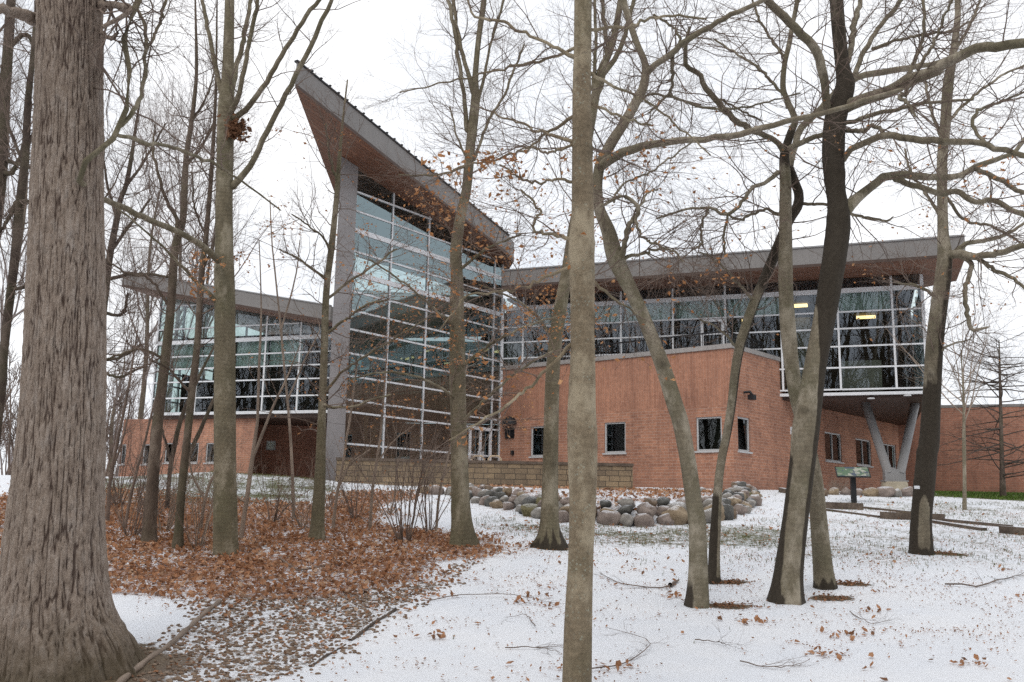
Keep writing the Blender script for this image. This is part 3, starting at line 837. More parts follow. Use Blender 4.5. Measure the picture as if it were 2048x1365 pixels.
m = MB(); m.tube([SW.p(u, z + .05, .0), SW.p(u, z + .05, .22), SW.p(u + .02, z - .1, .3)], [.04, .05, .05], 8); m.obox(SW.p(u - .1, z - .22, .18), SW.t * .22, (0, 0, .17), SW.n * .2); m.build('floodlight', M['black_metal'], B)
wallbox(SW, 1584, 862, .3, .26, .02, M['white'], 'notice_plate')
# entrance door in the tower glass
ud0, ud1 = TW.uz(934, 890)[0], TW.uz(978, 890)[0]; zd = TW.uz(955, 861)[1]
m = MB(); mid = (ud0 + ud1) / 2
for u in (ud0, mid - .05, ud1 - .1): m.obox(TW.p(u, FLOOR, .07), TW.t * .11, (0, 0, zd - FLOOR), TW.n * .05)
m.obox(TW.p(ud0, zd + .003, .07), TW.t * (ud1 - ud0), (0, 0, .12), TW.n * .05)
dr = m.build('entrance_door', M['white'], B)
for u in (mid - .16, mid + .1):
    m = MB(); m.obox(TW.p(u, FLOOR + .8, .122), TW.t * .04, (0, 0, .5), TW.n * .06); m.build('handle', M['white'], dr)

# ---- left wing
zL = [LW.uz(536, y)[1] for y in (793, 760, 733, 707.5, 678, 650)]
ZBL = LW.uz(536, 825)[1]
uLs = [0.] + [LW.uz(x, 720)[0] for x in (337, 397, 463, 530, 599)] + [LW.len + .6]
la = np.array(on_plane(243, 573, LW.p(0, 0, 1.6), LW.n)); lb = np.array(on_plane(660, 645, LW.p(0, 0, 1.6), LW.n))
zla, zlb = LW.uz(290, 588)[1], LW.uz(637, 651)[1]
ul_, ur_ = LW.uz(290, 588)[0], LW.uz(637, 651)[0]
def lw_top(u): return zla + (zlb - zla) * (u - ul_) / (ur_ - ul_)
print('left wing', ZBL, zL, zla, zlb, la, lb)
zL = zL + [LW.uz(400, 610)[1]]
glass_wall(LW, uLs, [ZBL] + zL, (5,), B, 'glass_dark', lw_top, .08, .065, .19)
lside = np.array([.31, .95]); lside /= np.linalg.norm(lside)
dz_la = v3(la[:2], la[2]); lowl = [la, lb, v3(lb[:2] + lside * 14, lb[2]), v3(la[:2] + lside * 14, la[2])]
hl = LW.uz(380, 566)[1] - LW.uz(380, 596)[1]
lr = MB(); lr.prism([p + (0, 0, .1) for p in lowl], [p + (0, 0, .74) for p in lowl]); lroof = lr.build('roof', M['fascia'], B)
soffit_mesh(lowl, lroof, 0., LW.d)
ed = MB(); edge_strip(ed, [la + (0, 0, .743), lb + (0, 0, .743)], .05, .04); ed.build('roof_edge', M['strut'], lroof)
m = MB(); qa, qb = LW.a, LW.a + LW.d * (LW.len + 1); nn_ = LW.n[:2]
m.prism([v3(p, ZBL - .25) for p in (qa - nn_ * .12, qb - nn_ * .12, qb + lside * 10, qa + lside * 10)], [v3(p, ZBL - .03) for p in (qa - nn_ * .12, qb - nn_ * .12, qb + lside * 10, qa + lside * 10)])
m.build('floor_slab', M['soffit'], B)
m = MB(); m.obox(LW.p(0, ZBL - .07, -.1), LW.t * (LW.len + .6), (0, 0, .065), LW.n * .15); m.build('edge_trim', M['white'], B)
LE = Plane(qa - LW.d * .01, qa - LW.d * .01 + lside * 9.5)
LE.n = -np.array([LE.d[1], -LE.d[0], 0.])
glass_wall(LE, list(np.linspace(.05, 9.4, 6)), [ZBL] + zL[:-1] + [zla - .1], (5,), B, 'glass_dark', lambda u: zla, .095, .08, .22)
# brick base of the left wing
pL0 = P2(232, 46.3); pLm = P2(470, 44.0); pL1 = P2(690, 46.2)
pLm = P2(500, 43.9); pL2 = P2(497, 47.2); pL1 = P2(700, 48.2)
LB = Plane(pL0, pLm)
LB2 = Plane(pL2, pL1)
hs_ = []
for (a, b) in ((243, 253), (287, 301), (331, 346), (374, 398), (413, 436)):
    hs_.append(window(LB, a, b, 886 + (8 if a < 240 else 3 if a < 320 else 0), 929 if a < 320 else 926, B, 0))
zb1 = LB.uz(240, 831)[1]
m = MB(); wall_mesh(m, LB, -.0, LB.len, 1.5, ZBL - .2, hs_); m.build('brick_wall', M['brick'], B)
hs2 = [window(LB2, 489, 508, 884, 901, B, 0, False, 'blind'), window(LB2, 533, 552, 882, 901, B, 0, False, 'blind')]
m = MB(); m.quad([v3(pLm, 1.5), v3(pL2, 1.5), v3(pL2, ZBL - .2), v3(pLm, ZBL - .2)], [(0, 0), (3, 0), (3, 4), (0, 4)]); wall_mesh(m, LB2, 0, LB2.len, 1.5, ZBL - .2, hs2); m.build('brick_wall', M['brick_far'], B)  # darker brick in the recess carries the shade of the overhang
m = MB(); wall_mesh(m, Plane(pL0, pL0 + lside * 10), 0, 10, 1.5, ZBL - .2); m.build('brick_wall', M['brick'], B)

# ---- insides
def room(pl, u0, u1, z0, z1, dp, floor_m, wall_m, ceil_m):
    m = MB(); m.quad([pl.p(u0, z0, -dp), pl.p(u1, z0, -dp), pl.p(u1, z1, -dp), pl.p(u0, z1, -dp)]); m.build('interior_wall', wall_m, B)
    f0 = max(u0, .3); m = MB(); m.quad([pl.p(f0, z0, -.15), pl.p(u1, z0, -.15), pl.p(u1, z0, -dp), pl.p(u0, z0, -dp)]); m.build('interior_floor', floor_m, B)
    m = MB(); m.quad([pl.p(f0, z1, -.2), pl.p(u1, z1, -.2), pl.p(u1, z1, -dp), pl.p(u0, z1, -dp)]); m.build('interior_ceiling', ceil_m, B)
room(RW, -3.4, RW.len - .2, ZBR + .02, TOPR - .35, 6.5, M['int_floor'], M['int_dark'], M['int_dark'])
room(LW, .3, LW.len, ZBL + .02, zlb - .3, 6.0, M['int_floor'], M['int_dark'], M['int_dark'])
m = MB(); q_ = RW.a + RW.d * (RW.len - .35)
m.quad([v3(q_ + side * 1.2, ZBR), v3(q_ + side * 12.3, ZBR), v3(q_ + side * 12.3, TOPR - .1), v3(q_ + side * 1.2, TOPR - .1)]); m.build('interior_wall', M['int_dark'], B)  # added inner wall, stops daylight streaking through the glazed end
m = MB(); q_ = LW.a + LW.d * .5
m.quad([v3(q_ + lside * 1.5, ZBL), v3(q_ + lside * 9.4, ZBL), v3(q_ + lside * 9.4, ZBL + 2.2), v3(q_ + lside * 1.5, ZBL + 2.2)]); m.build('interior_wall', M['int_dark'], B)  # added dark wall, keeps see-through daylight out of the lower panes
m = MB(); m.quad([v3(q_ + lside * 4., ZBL + 2.2), v3(q_ + lside * 9.4, ZBL + 2.2), v3(q_ + lside * 9.4, zlb), v3(q_ + lside * 4., zlb)]); m.build('interior_wall', M['int_wall'], B)  # added as well, dims the daylight behind the upper panes
# pale blinds behind some bays
for pl, us, zz, bays in ((RW, ur, (zr[3], zr[4]), (1, 2, 3, 4, 5, 7)), (LW, uLs, (zL[2], zL[4]), (0, 1, 2, 3, 4))):
    for i in bays:
        m = MB(); k = 16
        for j in range(k):
            a = us[i] + .05 + (us[i + 1] - us[i] - .1) * j / k; b = us[i] + .05 + (us[i + 1] - us[i] - .1) * (j + 1) / k
            oa, ob = (-.25, -.31) if j % 2 else (-.31, -.25)
            m.quad([pl.p(a, zz[0] + .05, oa), pl.p(b, zz[0] + .05, ob), pl.p(b, zz[1], ob), pl.p(a, zz[1], oa)])
        m.build('blind', M['blind'], B)
# lit ceiling lights in the right wing, desks and partitions as darker bulk
for (x, y, s_) in ((1738, 607, 1.), (1732, 633, .8), (1597, 610, .7), (1590, 645, .7), (1470, 640, .6), (1475, 648, .5)):
    p = fpt(x, y, TOPR - .42 if y < 620 else TOPR - .46)
    dpt = -np.dot(p - RW.p(0, 0), RW.n)
    if dpt > 6.3: p = on_plane(x, y, RW.p(0, 0, -5.8), RW.n)
    m = MB(); m.obox(p - RW.t * .45 * s_ + (0, 0, -.03), RW.t * .9 * s_, side[0] * np.array([1, 0, 0]) * .35 + side[1] * np.array([0, 1, 0]) * .35, (0, 0, .06)); m.build('ceiling_light', M['lamp'], B)
for (u0, wd, hh, dpt) in ((2.2, 1.2, 1.6, 3.), (5., 2., 1.1, 2.4), (8.6, .5, 3.2, 2.), (11.0, .6, 3.2, 3.2), (12.6, 1.4, 1.3, 2.2)):
    m = MB(); m.obox(RW.p(u0, ZBR + .03, -dpt), RW.t * wd, (0, 0, hh), RW.n * .5); m.build('furniture', M['int_wall'], B)
# tower interior: curved balcony with railing, back walls, timber display
arc = [P2(*q) for q in ((690, 38.4), (715, 37.6), (745, 36.8), (775, 36.2), (805, 35.6), (840, 35.2), (875, 35.1), (915, 35.4), (955, 36.0), (985, 36.9))]
dirL = np.array([-.165, .986]); tAi = tA + np.array([-.25, .45]); bk1 = tAi + dirL * 11.
bk0 = np.array([2.2, bk1[1]])
poly = arc + [bk0, bk1]; zb_ = UP - .62
m = MB(); m.prism([v3(p, zb_) for p in poly], [v3(p, UP) for p in poly]); bal = m.build('balcony', M['olive'], B)
railing(arc, UP + .003, UP + 1.07, bal, .13, 'railing')
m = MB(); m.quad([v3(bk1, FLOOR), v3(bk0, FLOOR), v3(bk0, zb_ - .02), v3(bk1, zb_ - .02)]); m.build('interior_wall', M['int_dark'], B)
m = MB(); m.quad([v3(bk1, UP + .01), v3(bk0, UP + .01), v3(bk0, 9.), v3(bk1, 9.)]); m.build('interior_wall', M['blind'], B)  # wall kept pale to stand in for sky reflected in the tower panes
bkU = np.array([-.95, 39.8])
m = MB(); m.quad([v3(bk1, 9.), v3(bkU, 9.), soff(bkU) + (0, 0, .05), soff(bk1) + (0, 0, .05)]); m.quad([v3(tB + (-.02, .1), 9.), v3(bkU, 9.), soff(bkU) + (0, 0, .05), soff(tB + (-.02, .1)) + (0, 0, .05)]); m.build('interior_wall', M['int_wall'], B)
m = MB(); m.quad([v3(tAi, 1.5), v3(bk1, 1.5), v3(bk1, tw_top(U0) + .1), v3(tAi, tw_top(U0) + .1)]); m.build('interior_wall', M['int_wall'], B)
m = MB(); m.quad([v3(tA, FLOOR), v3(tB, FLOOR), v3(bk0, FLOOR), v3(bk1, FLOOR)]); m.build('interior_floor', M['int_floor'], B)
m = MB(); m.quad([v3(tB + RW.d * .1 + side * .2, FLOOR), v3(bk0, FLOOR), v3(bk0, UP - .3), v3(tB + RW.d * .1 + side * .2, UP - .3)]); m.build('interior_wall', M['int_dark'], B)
for k, (du, h_, w_) in enumerate(((.5, 2.5, .12), (.9, 2.3, .14), (1.3, 2.6, .12), (1.8, 1.1, .8), (3.0, 1.9, .5))):
    m = MB(); m.obox(v3(P2(700 + 40 * du, 34.5 + .2 * k), FLOOR + .003), (w_, 0, 0), (0, .2, 0), (0, 0, h_)); m.build('display_stand', M['wood_int'], B)

# ---- separate low brick building on the far right
LOW = thing('brick_building', (22, 40, 2.4), 'long low red brick building with flat roof beyond the support struts', 'building')
k0 = SW.a + SW.d * (SW.len - .2); rd = RW.d
LR = Plane(k0, k0 + rd * 16.)
zLow = LR.uz(1960, 815)[1]
m = MB(); wall_mesh(m, LR, 0, 16, 1.5, zLow); m.build('wall', M['brick_far'], LOW)
m = MB(); a = LR.p(0, zLow, 0.02)[:2]; b = LR.p(16, zLow, 0.02)[:2]
m.prism([v3(p, zLow + .003) for p in (a, b, b + side * 9, a + side * 9)], [v3(p, zLow + .12) for p in (a, b, b + side * 9, a + side * 9)]); m.build('roof', M['fascia'], LOW)

# ---- block retaining wall
RT = Plane(P2(668, 28.3), P2(1266, 28.6))
zRT = RT.uz(960, 921)[1]
m = MB()
m.obox(RT.p(0, 1.0, -.35), RT.t * RT.len, (0, 0, zRT - .09 - 1.0), RT.n * .35)
bw_ = thing('retaining_wall', tuple(RT.p(RT.len / 2, 2.)), 'low tan block retaining wall in front of the glass tower', 'wall')
rw_o = m.build('wall', M['block'], bw_)
m = MB(); m.obox(RT.p(-.02, zRT - .087, -.38), RT.t * (RT.len + .04), (0, 0, .085), RT.n * .41); m.build('coping', M['timber'], bw_)
m = MB(); m.obox(RT.p(RT.len - .36, 1.0, -.36), RT.t * .35, (0, 0, zRT - .1 - 1.0), np.array([-.05, 3.2, 0])); m.build('return_wall', M['block'], bw_)
for i, (x0, x1) in enumerate(((944, 968), (977, 1002))):
    t = thing('metal_loop_rail', tuple(at_y((x0 + x1) / 2, 930, 31)), ['tan metal loop by the entrance door', 'tan metal loop nearer the brick wall'][i], 'rail', 'metal loops behind the block wall')
    m = MB(); A_, B_ = at_y(x0, 915, 31.), at_y(x1, 915, 31.); dn = np.array([0, 0, -.9])
    m.tube([A_ + dn, A_ - (0, 0, .05), A_ * .8 + B_ * .2 + (0, 0, .04), A_ * .2 + B_ * .8 + (0, 0, .04), B_ - (0, 0, .05), B_ + dn], .03, 8); m.build('rail', M['tan_metal'], t)

# ================================================================== BOULDERS
def boulder_mesh(i):
    bm = bmesh.new(); bmesh.ops.create_icosphere(bm, subdivisions=3, radius=.5)
    co = np.array([v.co for v in bm.verts]); n = unit(co)
    d = 1 + (fbm(n[:, 0] * 1.3 + i * 7, n[:, 1] * 1.3, n[:, 2] * 1.3, 2, i) - .5) * .8 + (fbm(n[:, 0] * 4 + i, n[:, 1] * 4, n[:, 2] * 4, 2, i + 9) - .5) * .12
    co = co * d[:, None]
    rng = np.random.default_rng(i + 40)
    for _ in range(9):                     # worn flat facets
        ax = unit(rng.normal(size=(1, 3)))[0]; h = rng.uniform(.30, .42)
        e = co @ ax - h; co = co - np.outer(np.maximum(e, 0) * .75, ax)
    for v, c in zip(bm.verts, co): v.co = c
    for f in bm.faces: f.smooth = True
    me = bpy.data.meshes.new('boulder'); bm.to_mesh(me); bm.free(); me.materials.append(STONES[0][1]); return me
BM = [boulder_mesh(i) for i in range(10)]
def ordinal(n): return '%d%s' % (n, 'th' if 10 < n % 100 < 14 else {1: 'st', 2: 'nd', 3: 'rd'}.get(n % 10, 'th'))
def put_boulder(p, size, k, label, group, sq=(1, .9, .78), sink=.3):
    rng = np.random.default_rng(k * 31 + 5)
    o = bpy.data.objects.new('boulder', BM[k % 10]); COL.objects.link(o)
    si = int(rng.choice(6, p=[.30, .24, .16, .14, .13, .03])); o.material_slots[0].link = 'OBJECT'; o.material_slots[0].material = STONES[si][1]
    s_ = [size * a * rng.uniform(.85, 1.15) for a in sq]; o.scale = s_
    o.rotation_euler = (rng.uniform(-.35, .35), rng.uniform(-.35, .35), rng.uniform(0, 6.28))
    o.location = (p[0], p[1], p[2] + s_[2] * (.5 - sink))
    return tag(o, label % STONES[si][0], 'boulder', group)
def along(poly, step):
    seg = np.linalg.norm(np.diff(poly, axis=0), axis=1); cu = np.r_[0, np.cumsum(seg)]; n = int(cu[-1] / step); out_ = []
    for t in np.linspace(0, cu[-1], n + 1):
        i = min(np.searchsorted(cu, t, 'right') - 1, len(seg) - 1); f = (t - cu[i]) / seg[i]
        out_.append(poly[i] * (1 - f) + poly[i + 1] * f)
    return np.array(out_)
edge = BED[:14]; cen = np.array([2.5, 25.5])
kk = 0
for row, (ins, up, step, size, name, rng_) in enumerate(((.0, 0., .42, .43, 'lower', (0, 99)), (.25, .155, .42, .36, 'middle', (3, 99)), (.48, .27, .50, .28, 'upper', (4, 99)))):
    pts = along(edge, step)
    for j, p in enumerate(pts):
        if j < rng_[0]: continue
        q = p + unit((cen - p)[None])[0] * ins + RNG.normal(size=2) * .07
        big = 1.0 + .25 * math.exp(-((p[0] - 2.9) / 1.6) ** 2)
        z = float(g_base(q[0], q[1])) + up * big
        put_boulder((q[0], q[1], z), size * RNG.uniform(.68, 1.22) * big, kk, '%s boulder, ' + ordinal(j + 1 - rng_[0]) + ' from the left in the ' + name + ' course of the stone border', 'boulders of the curved stone border', (1.12, .92, .76), .26)
        kk += 1
for j, (x, y, s_) in enumerate(((1648, 992, .36), (1668, 990, .42), (1692, 990, .40), (1718, 991, .36), (1742, 993, .5), (1771, 994, .62), (1792, 994, .5), (1812, 993, .55), (1632, 994, .4))):
    P = gp(x, y); put_boulder(P, s_, 200 + j, '%s boulder behind the information panel, ' + ordinal([1, 2, 3, 4, 5, 6, 7, 8, 0][j] + 1) + ' from the left', 'boulders behind the information panel', (1.1, .9, .7), .25)
for (x, y, s_, lb) in ((1403, 985, .3, '%s lone stone lying on the snowy bed behind the border'), (1132, 973, .5, '%s flat stone at the foot of the block wall')):
    put_boulder(gp(x, y), s_, 300 + x, lb, None, (1.2, 1, .6), .3)

# ================================================================== TIMBERS, SIGN, EDGING
def timber(p0, p1, wd, ht, label, D=None):
    a, b = gp(*p0), gp(*p1)
    m = MB(); d = b - a; n = unit(np.cross(d, (0, 0, 1))[None])[0]
    m.obox(a - n * wd / 2 + (0, 0, -.12), d, n * wd, (0, 0, .12 + ht))
    o = m.build('timber_edging', M['timber']); return tag(o, label, 'timber', 'timber steps and edging of the snowy path')
timber((1562, 985), (1640, 1000), .16, .14, 'dark timber kerb beside the brick corner behind the two leaning trunks')
timber((1645, 1017), (1726, 1020), .22, .16, 'short dark timber step at the foot of the information panel')
timber((1648, 1021), (1760, 1036), .12, .05, 'long thin timber edging running down from the panel step')
timber((1728, 1017), (1822, 1027), .14, .05, 'pale timber edging uphill of the middle step')
timber((1760, 1037), (1890, 1042), .22, .15, 'dark timber step passing behind the black wet trunk')
timber((1862, 1045), (1968, 1062), .16, .06, 'pale thin timber edging beyond the black wet trunk')
timber((1890, 1043), (2024, 1056), .14, .06, 'upper pale timber edging beyond the black wet trunk')
timber((2000, 1066), (2080, 1072), .24, .14, 'dark timber step at the frame edge, farthest from the panel')
m = MB(); 
for i in range(3):
    a, b = gp(1530 + 60 * i, 976), gp(1590 + 60 * i, 975)
P0 = gp(1708, 1006)
sg = thing('information_panel', tuple(P0), 'tilted information panel on a black post beside the timber step', 'sign')
m = MB(); hp = scale_at(P0) * 58
m.obox(P0 + (-.065, -.05, -.1), (.13, 0, 0), (0, .1, 0), (0, 0, hp + .1)); m.build('post', M['black_metal'], sg)
cpt = P0 + (0, 0, hp + .05); ax = np.array([.97, -.24, 0]); ay = np.array([.24 * .78, .97 * .78, .42]); az = unit(np.cross(ax, ay)[None])[0]
m = MB(); hw_, hh_ = .44, .34
m.obox(cpt - ax * hw_ - ay * hh_ - az * .03, ax * 2 * hw_, ay * 2 * hh_, az * .03); fr_o = m.build('panel_frame', M['black_metal'], sg)
def sign_mat():
    m, t, b = new_mat('printed_panel'); uv = t.nodes.new('ShaderNodeTexCoord').outputs['UV']
    v = nd(t, 'ShaderNodeTexVoronoi', Scale=6.); v.distance = 'CHEBYCHEV'; t.links.new(uv, v.inputs['Vector'])
    c = ramp(t, v.outputs['Color'], [(.2, (.10, .16, .10)), (.4, (.20, .23, .17)), (.55, (.07, .09, .12)), (.75, (.34, .35, .29))]); c.node.color_ramp.interpolation = 'CONSTANT'
    t.links.new(c, b.inputs['Base Color']); b.inputs['Roughness'].default_value = .25; return m
M['sign'] = sign_mat()
m = MB(); q = [cpt + ax * a * (hw_ - .03) + ay * b_ * (hh_ - .03) + az * .003 for a, b_ in ((-1, -1), (1, -1), (1, 1), (-1, 1))]
m.quad(q, [(0, 0), (1.2, 0), (1.2, .8), (0, .8)]); m.build('printed_sheet', M['sign'], sg)

def edging(pts, r, label, mat):
    P = np.array([gp(*p) for p in pts]); P[:, 2] += r * .6
    P = along_smooth(P, 30); P[:, 2] += (fbm(P[:, 0] * 3, P[:, 1] * 3, 0, 2, 3) - .5) * .03
    V, F_ = tubes(P[None], np.full((1, 30), r) * (1 + .25 * np.sin(np.arange(30) * 1.7))[None], 8)
    return tag(link('path_edging', np_mesh('path_edging', V, F_), mat), label, 'edging', 'log edging of the gravel path')
def along_smooth(P, n):
    P = np.asarray(P, float)
    if len(P) == 2: return P[0] + (P[1] - P[0]) * np.linspace(0, 1, n)[:, None]
    Q = np.vstack([2 * P[0] - P[1], P, 2 * P[-1] - P[-2]]); out_ = []
    m_ = len(P) - 1
    seg = np.linalg.norm(np.diff(P[:, :3], axis=0), axis=1) + 1e-9; cu = np.r_[0, np.cumsum(seg)]
    for t in np.linspace(0, cu[-1], n):
        i = min(max(np.searchsorted(cu, t, 'right') - 1, 0), m_ - 1); f = (t - cu[i]) / seg[i]
        p0, p1, p2, p3 = Q[i:i + 4]
        out_.append(.5 * (2 * p1 + (p2 - p0) * f + (2 * p0 - 5 * p1 + 4 * p2 - p3) * f * f + (3 * p1 - p0 - 3 * p2 + p3) * f ** 3))
    return np.array(out_)
edging([(440, 1205), (395, 1242), (345, 1288), (290, 1326), (225, 1380)], .026, 'long pale log edging the gravel path beside the oak', M['twig_pale'])
edging([(790, 1222), (750, 1247), (700, 1283)], .022, 'broken bark covered log edging between gravel and open snow', M['timber'])
edging([(690, 1290), (655, 1312), (620, 1335)], .014, 'short sunken log edging at the near end of the gravel', M['timber'])

# ================================================================== TREES
def limb_pts(path, D, n, dwig=.0, seed=0):
    """path of (px, py, width px[, depth offset]) -> 3-D points and radii"""
    pts, rad = [], []
    w_ = None
    for q in path:
        off = q[3] if len(q) > 3 else 0.
        P = at_y(q[0], q[1], D + off); pts.append(P); rad.append(q[2] / 2 * scale_at(P))
    PP = np.column_stack([np.array(pts), np.array(rad)])
    S = along_smooth(PP, n)
    P, r = S[:, :3], np.maximum(S[:, 3], .002)
    if dwig:
        rng = np.random.default_rng(seed); k = rng.uniform(0, 10)
        a = np.arange(n) * 1.1
        env = np.sin(np.linspace(0, math.pi, n)) ** .5
        P = P + np.stack([vnoise(a, k, 0) - .5, vnoise(a, k, 5) - .5, vnoise(a, k, 9) - .5], 1) * (dwig * env)[:, None]
    return P, r

def trunk_mesh(P, r, k, seed, flare=.25, rough=.03, wet=None, ridge=None, lobes=5):
    n = len(P); th = np.arange(k) * 2 * math.pi / k
    h = np.linspace(0, 1, n) * np.linalg.norm(P[-1] - P[0])
    ca, sa = np.cos(th), np.sin(th)
    R0 = r.mean()
    nn = fbm(ca[None] * 2.2 + seed, sa[None] * 2.2, h[:, None] * 1.4, 4, seed) - .5
    n2 = fbm(ca[None] * 1.0 + seed, sa[None] * 1.0, h[:, None] * .7, 2, seed + 3) - .5
    mult = 1 + nn * rough * 2 + n2 * .14
    base = np.exp(-h / .22)[:, None]
    lob = np.maximum(0, np.cos(lobes * th + seed + 1.5 * np.sin(th * 2 + seed)))[None] ** 1.5
    mult = mult + flare * base * (.25 + lob * 1.1)
    kn = np.zeros((n, k)); rk_ = np.random.default_rng(seed + 500); sg = .03 + R0 * .22
    for _ in range(int(3 + h[-1] * 1.3)):
        h0, t0 = rk_.uniform(.5, h[-1]), rk_.uniform(0, 6.28); da = np.abs((th - t0 + math.pi) % (2 * math.pi) - math.pi) * R0
        kn = np.maximum(kn, rk_.uniform(.4, 1.) * np.exp(-((h[:, None] - h0) / sg) ** 2 - (da[None] / (sg * 1.2)) ** 2))
    mult = mult + kn * .10
    V, F_ = tubes(P[None], r[None], k, mult[None])
    A = {'wet': np.zeros(len(V)), 'knot': (kn ** 2).ravel()}
    return V, F_, A

def leafquads(C, size, rng, droop=.4):
    """folded little leaves (two triangles wide, pointed) at points C"""
    N = len(C); d = rng.normal(size=(N, 3)); d[:, 2] = d[:, 2] * .45 - droop; d = unit(d)
    q = rng.normal(size=(N, 3)); s_ = unit(np.cross(d, q)); up = np.cross(s_, d)
    L_ = size * rng.uniform(.6, 1.3, N)[:, None]; W = L_ * rng.uniform(.22, .34, (N, 1)); cu = up * L_ * rng.uniform(-.25, .35, (N, 1))
    p0 = C; p3 = C + d * L_
    a = C + d * L_ * .45 + s_ * W + cu; b = C + d * L_ * .45 - s_ * W + cu * .8; m_ = C + d * L_ * .5
    V = np.stack([p0, a, p3, m_, b], 1).reshape(-1, 3)
    i = np.arange(N)[:, None] * 5
    F_ = np.concatenate([i + [0, 1, 2, 3], i + [0, 3, 2, 4]], 0)
    return V, F_, np.repeat(rng.uniform(0, 1, N), 5)

TREES = {}
def sf(x, w=.16): return 1 / (1 + math.exp(-max(-40, min(40, x / w * 3))))
def tree(name, label, cat_group, base, trunk, limbs=(), mat='beech', tw='twig', k=20, flare=.25, lobes=5, twigs=(7, 6, 6), L=(1.9, .9, .42), tw_from=.25,
         leaves=0, leaf_sel=None, wetf=None, seed=1, up=.07, flat=.45, top_ext=3.0, trunk_twig=1., dwig=.045, nh=150, extra=None, leaf_size=.06, tag_at=None):
    rng = np.random.default_rng(seed)
    P0 = gp(*base); D = P0[1]
    path = [(q[0], q[1], q[2]) + tuple(q[3:]) for q in trunk]
    P, r = limb_pts(path, D, nh, .0)
    P[0] = P[0] + (0, 0, -.12)
    root = thing(name, tuple(P0), label, 'tree', cat_group)
    wet = None
    if wetf is not None:
        n = len(P); th = np.arange(k) * 2 * math.pi / k
    V, F_, A = trunk_mesh(P, r, k, seed, flare, .035, None, None, lobes)
    if wetf is not None:
        ring = np.repeat(np.arange(len(P)), k); lat = (V[:, 0] - P[ring, 0]) / (r[ring] + 1e-6)
        dd = P - CAM; py_ = 682.5 - dd @ _U / (dd @ _F) * FPX
        A['wet'] = np.array([wetf(float(a), float(py_[i_])) for a, i_ in zip(lat, ring)])
    link('trunk', np_mesh('trunk', V, F_, True, A), M[mat], root)
    LP, LR = [], []
    # upper part of the trunk carries twigs too
    i1 = int(len(P) * tw_from); seg = max(6, (len(P) - i1) // 6)
    for a in range(i1, len(P) - 3, seg):
        b = min(a + seg, len(P) - 1); S = along_smooth(np.column_stack([P[a:b + 1], r[a:b + 1]]), 14); LP.append(S[:, :3]); LR.append(S[:, 3])
    ntr = len(LP)
    for j, lb in enumerate(limbs):
        n = 14 if len(lb) < 4 else 28
        p, q = limb_pts(lb, D, n, dwig, seed * 50 + j)
        pc = np.vstack([p[0] - (p[1] - p[0]) * .12 - unit((p[1] - p[0])[None])[0] * q[0] * .7, p[0] - unit((p[1] - p[0])[None])[0] * q[0] * .4, p, p[-1] + unit((p[-1] - p[-2])[None])[0] * q[-1] * 3.])
        qc = np.r_[q[0] * .05, q[0] * .75, q, q[-1] * .05]
        V, F_ = tubes(pc[None], qc[None], 12); nn = fbm(V[:, 0] * 9, V[:, 1] * 9, V[:, 2] * 9, 2, 4)
        wl = np.zeros(len(V))
        if wetf is not None and getattr(wetf, 'limbs', 0): wl[:] = wetf.limbs
        link('limb', np_mesh('limb', V, F_, True, {'wet': wl}), M[mat], root)
        h_ = n // 2
        for s0, s1 in ((0, h_), (h_, n - 1)):
            S = along_smooth(np.column_stack([p[s0:s1 + 1], q[s0:s1 + 1]]), 14); LP.append(S[:, :3]); LR.append(S[:, 3])
    if extra:
        for p, q in extra: LP.append(p); LR.append(q)
    LP, LR = np.array(LP), np.array(LR)
    k1, k2, k3 = twigs; k1 = max(3, k1 - 1)
    t1 = []
    if ntr and trunk_twig > 0:
        t1.append(grow(LP[:ntr], LR[:ntr], max(1, int(k1 * trunk_twig)), L[0], 1.15, 0, 1, 9, .16, up, .0115, .3, flat, rng))
    if len(LP) > ntr:
        t1.append(grow(LP[ntr:], LR[ntr:], k1, L[0], .85, .1, 1, 9, .17, up, .0095, .45, flat, rng))
    A1 = np.concatenate([t[0] for t in t1]); R1 = np.concatenate([t[1] for t in t1])
    A2, R2 = grow(A1, R1, k2, L[1], .75, .1, 1, 7, .2, up * .5, .0042, .55, flat, rng, .25, .0010)
    A3, R3 = grow(A2, R2, k3, L[2], .7, .15, 1, 5, .25, 0., .0020, .65, flat, rng, .5, .0009)
    Vs, Fs, o = [], [], 0
    for (a, b, kk_) in ((A1, R1, 5), (A2, R2, 4), (A3, R3, 3)):
        v, f = tubes(a, b, kk_); Vs.append(v); Fs.append(f + o); o += len(v)
    link('crown', np_mesh('crown', np.concatenate(Vs), np.concatenate(Fs)), M[tw], root)
    if leaves:
        C = np.concatenate([A2[:, 3:].reshape(-1, 3), A3[:, 2:].reshape(-1, 3)])
        if leaf_sel is not None: C = C[leaf_sel(C)]
        if len(C):
            # clustered choice
            wgt = (vnoise(C[:, 0] * 1.6, C[:, 1] * 1.6, C[:, 2] * 1.6, seed) ** 5) + .004
            ch = rng.choice(len(C), min(leaves, len(C)), replace=False, p=wgt / wgt.sum())
            v, f, sh = leafquads(C[ch], leaf_size, rng, .35)
            link('leaves', np_mesh('leaves', v, f, False, {'shade': sh}), M['beech_leaf'], root)
    TREES[name + str(seed)] = (root, P, D)
    return root, P, r, D

def pxsel(x0, x1, y0, y1):
    def f(C):
        d = C - CAM; zf = d @ _F; x = d @ _R / zf * FPX + 1024; y = 682.5 - d @ _U / zf * FPX
        return (x > x0) & (x < x1) & (y > y0) & (y < y1)
    return f

G1 = 'bare trees on the snowy slope'
G2 = 'bare trees in the leaf litter'
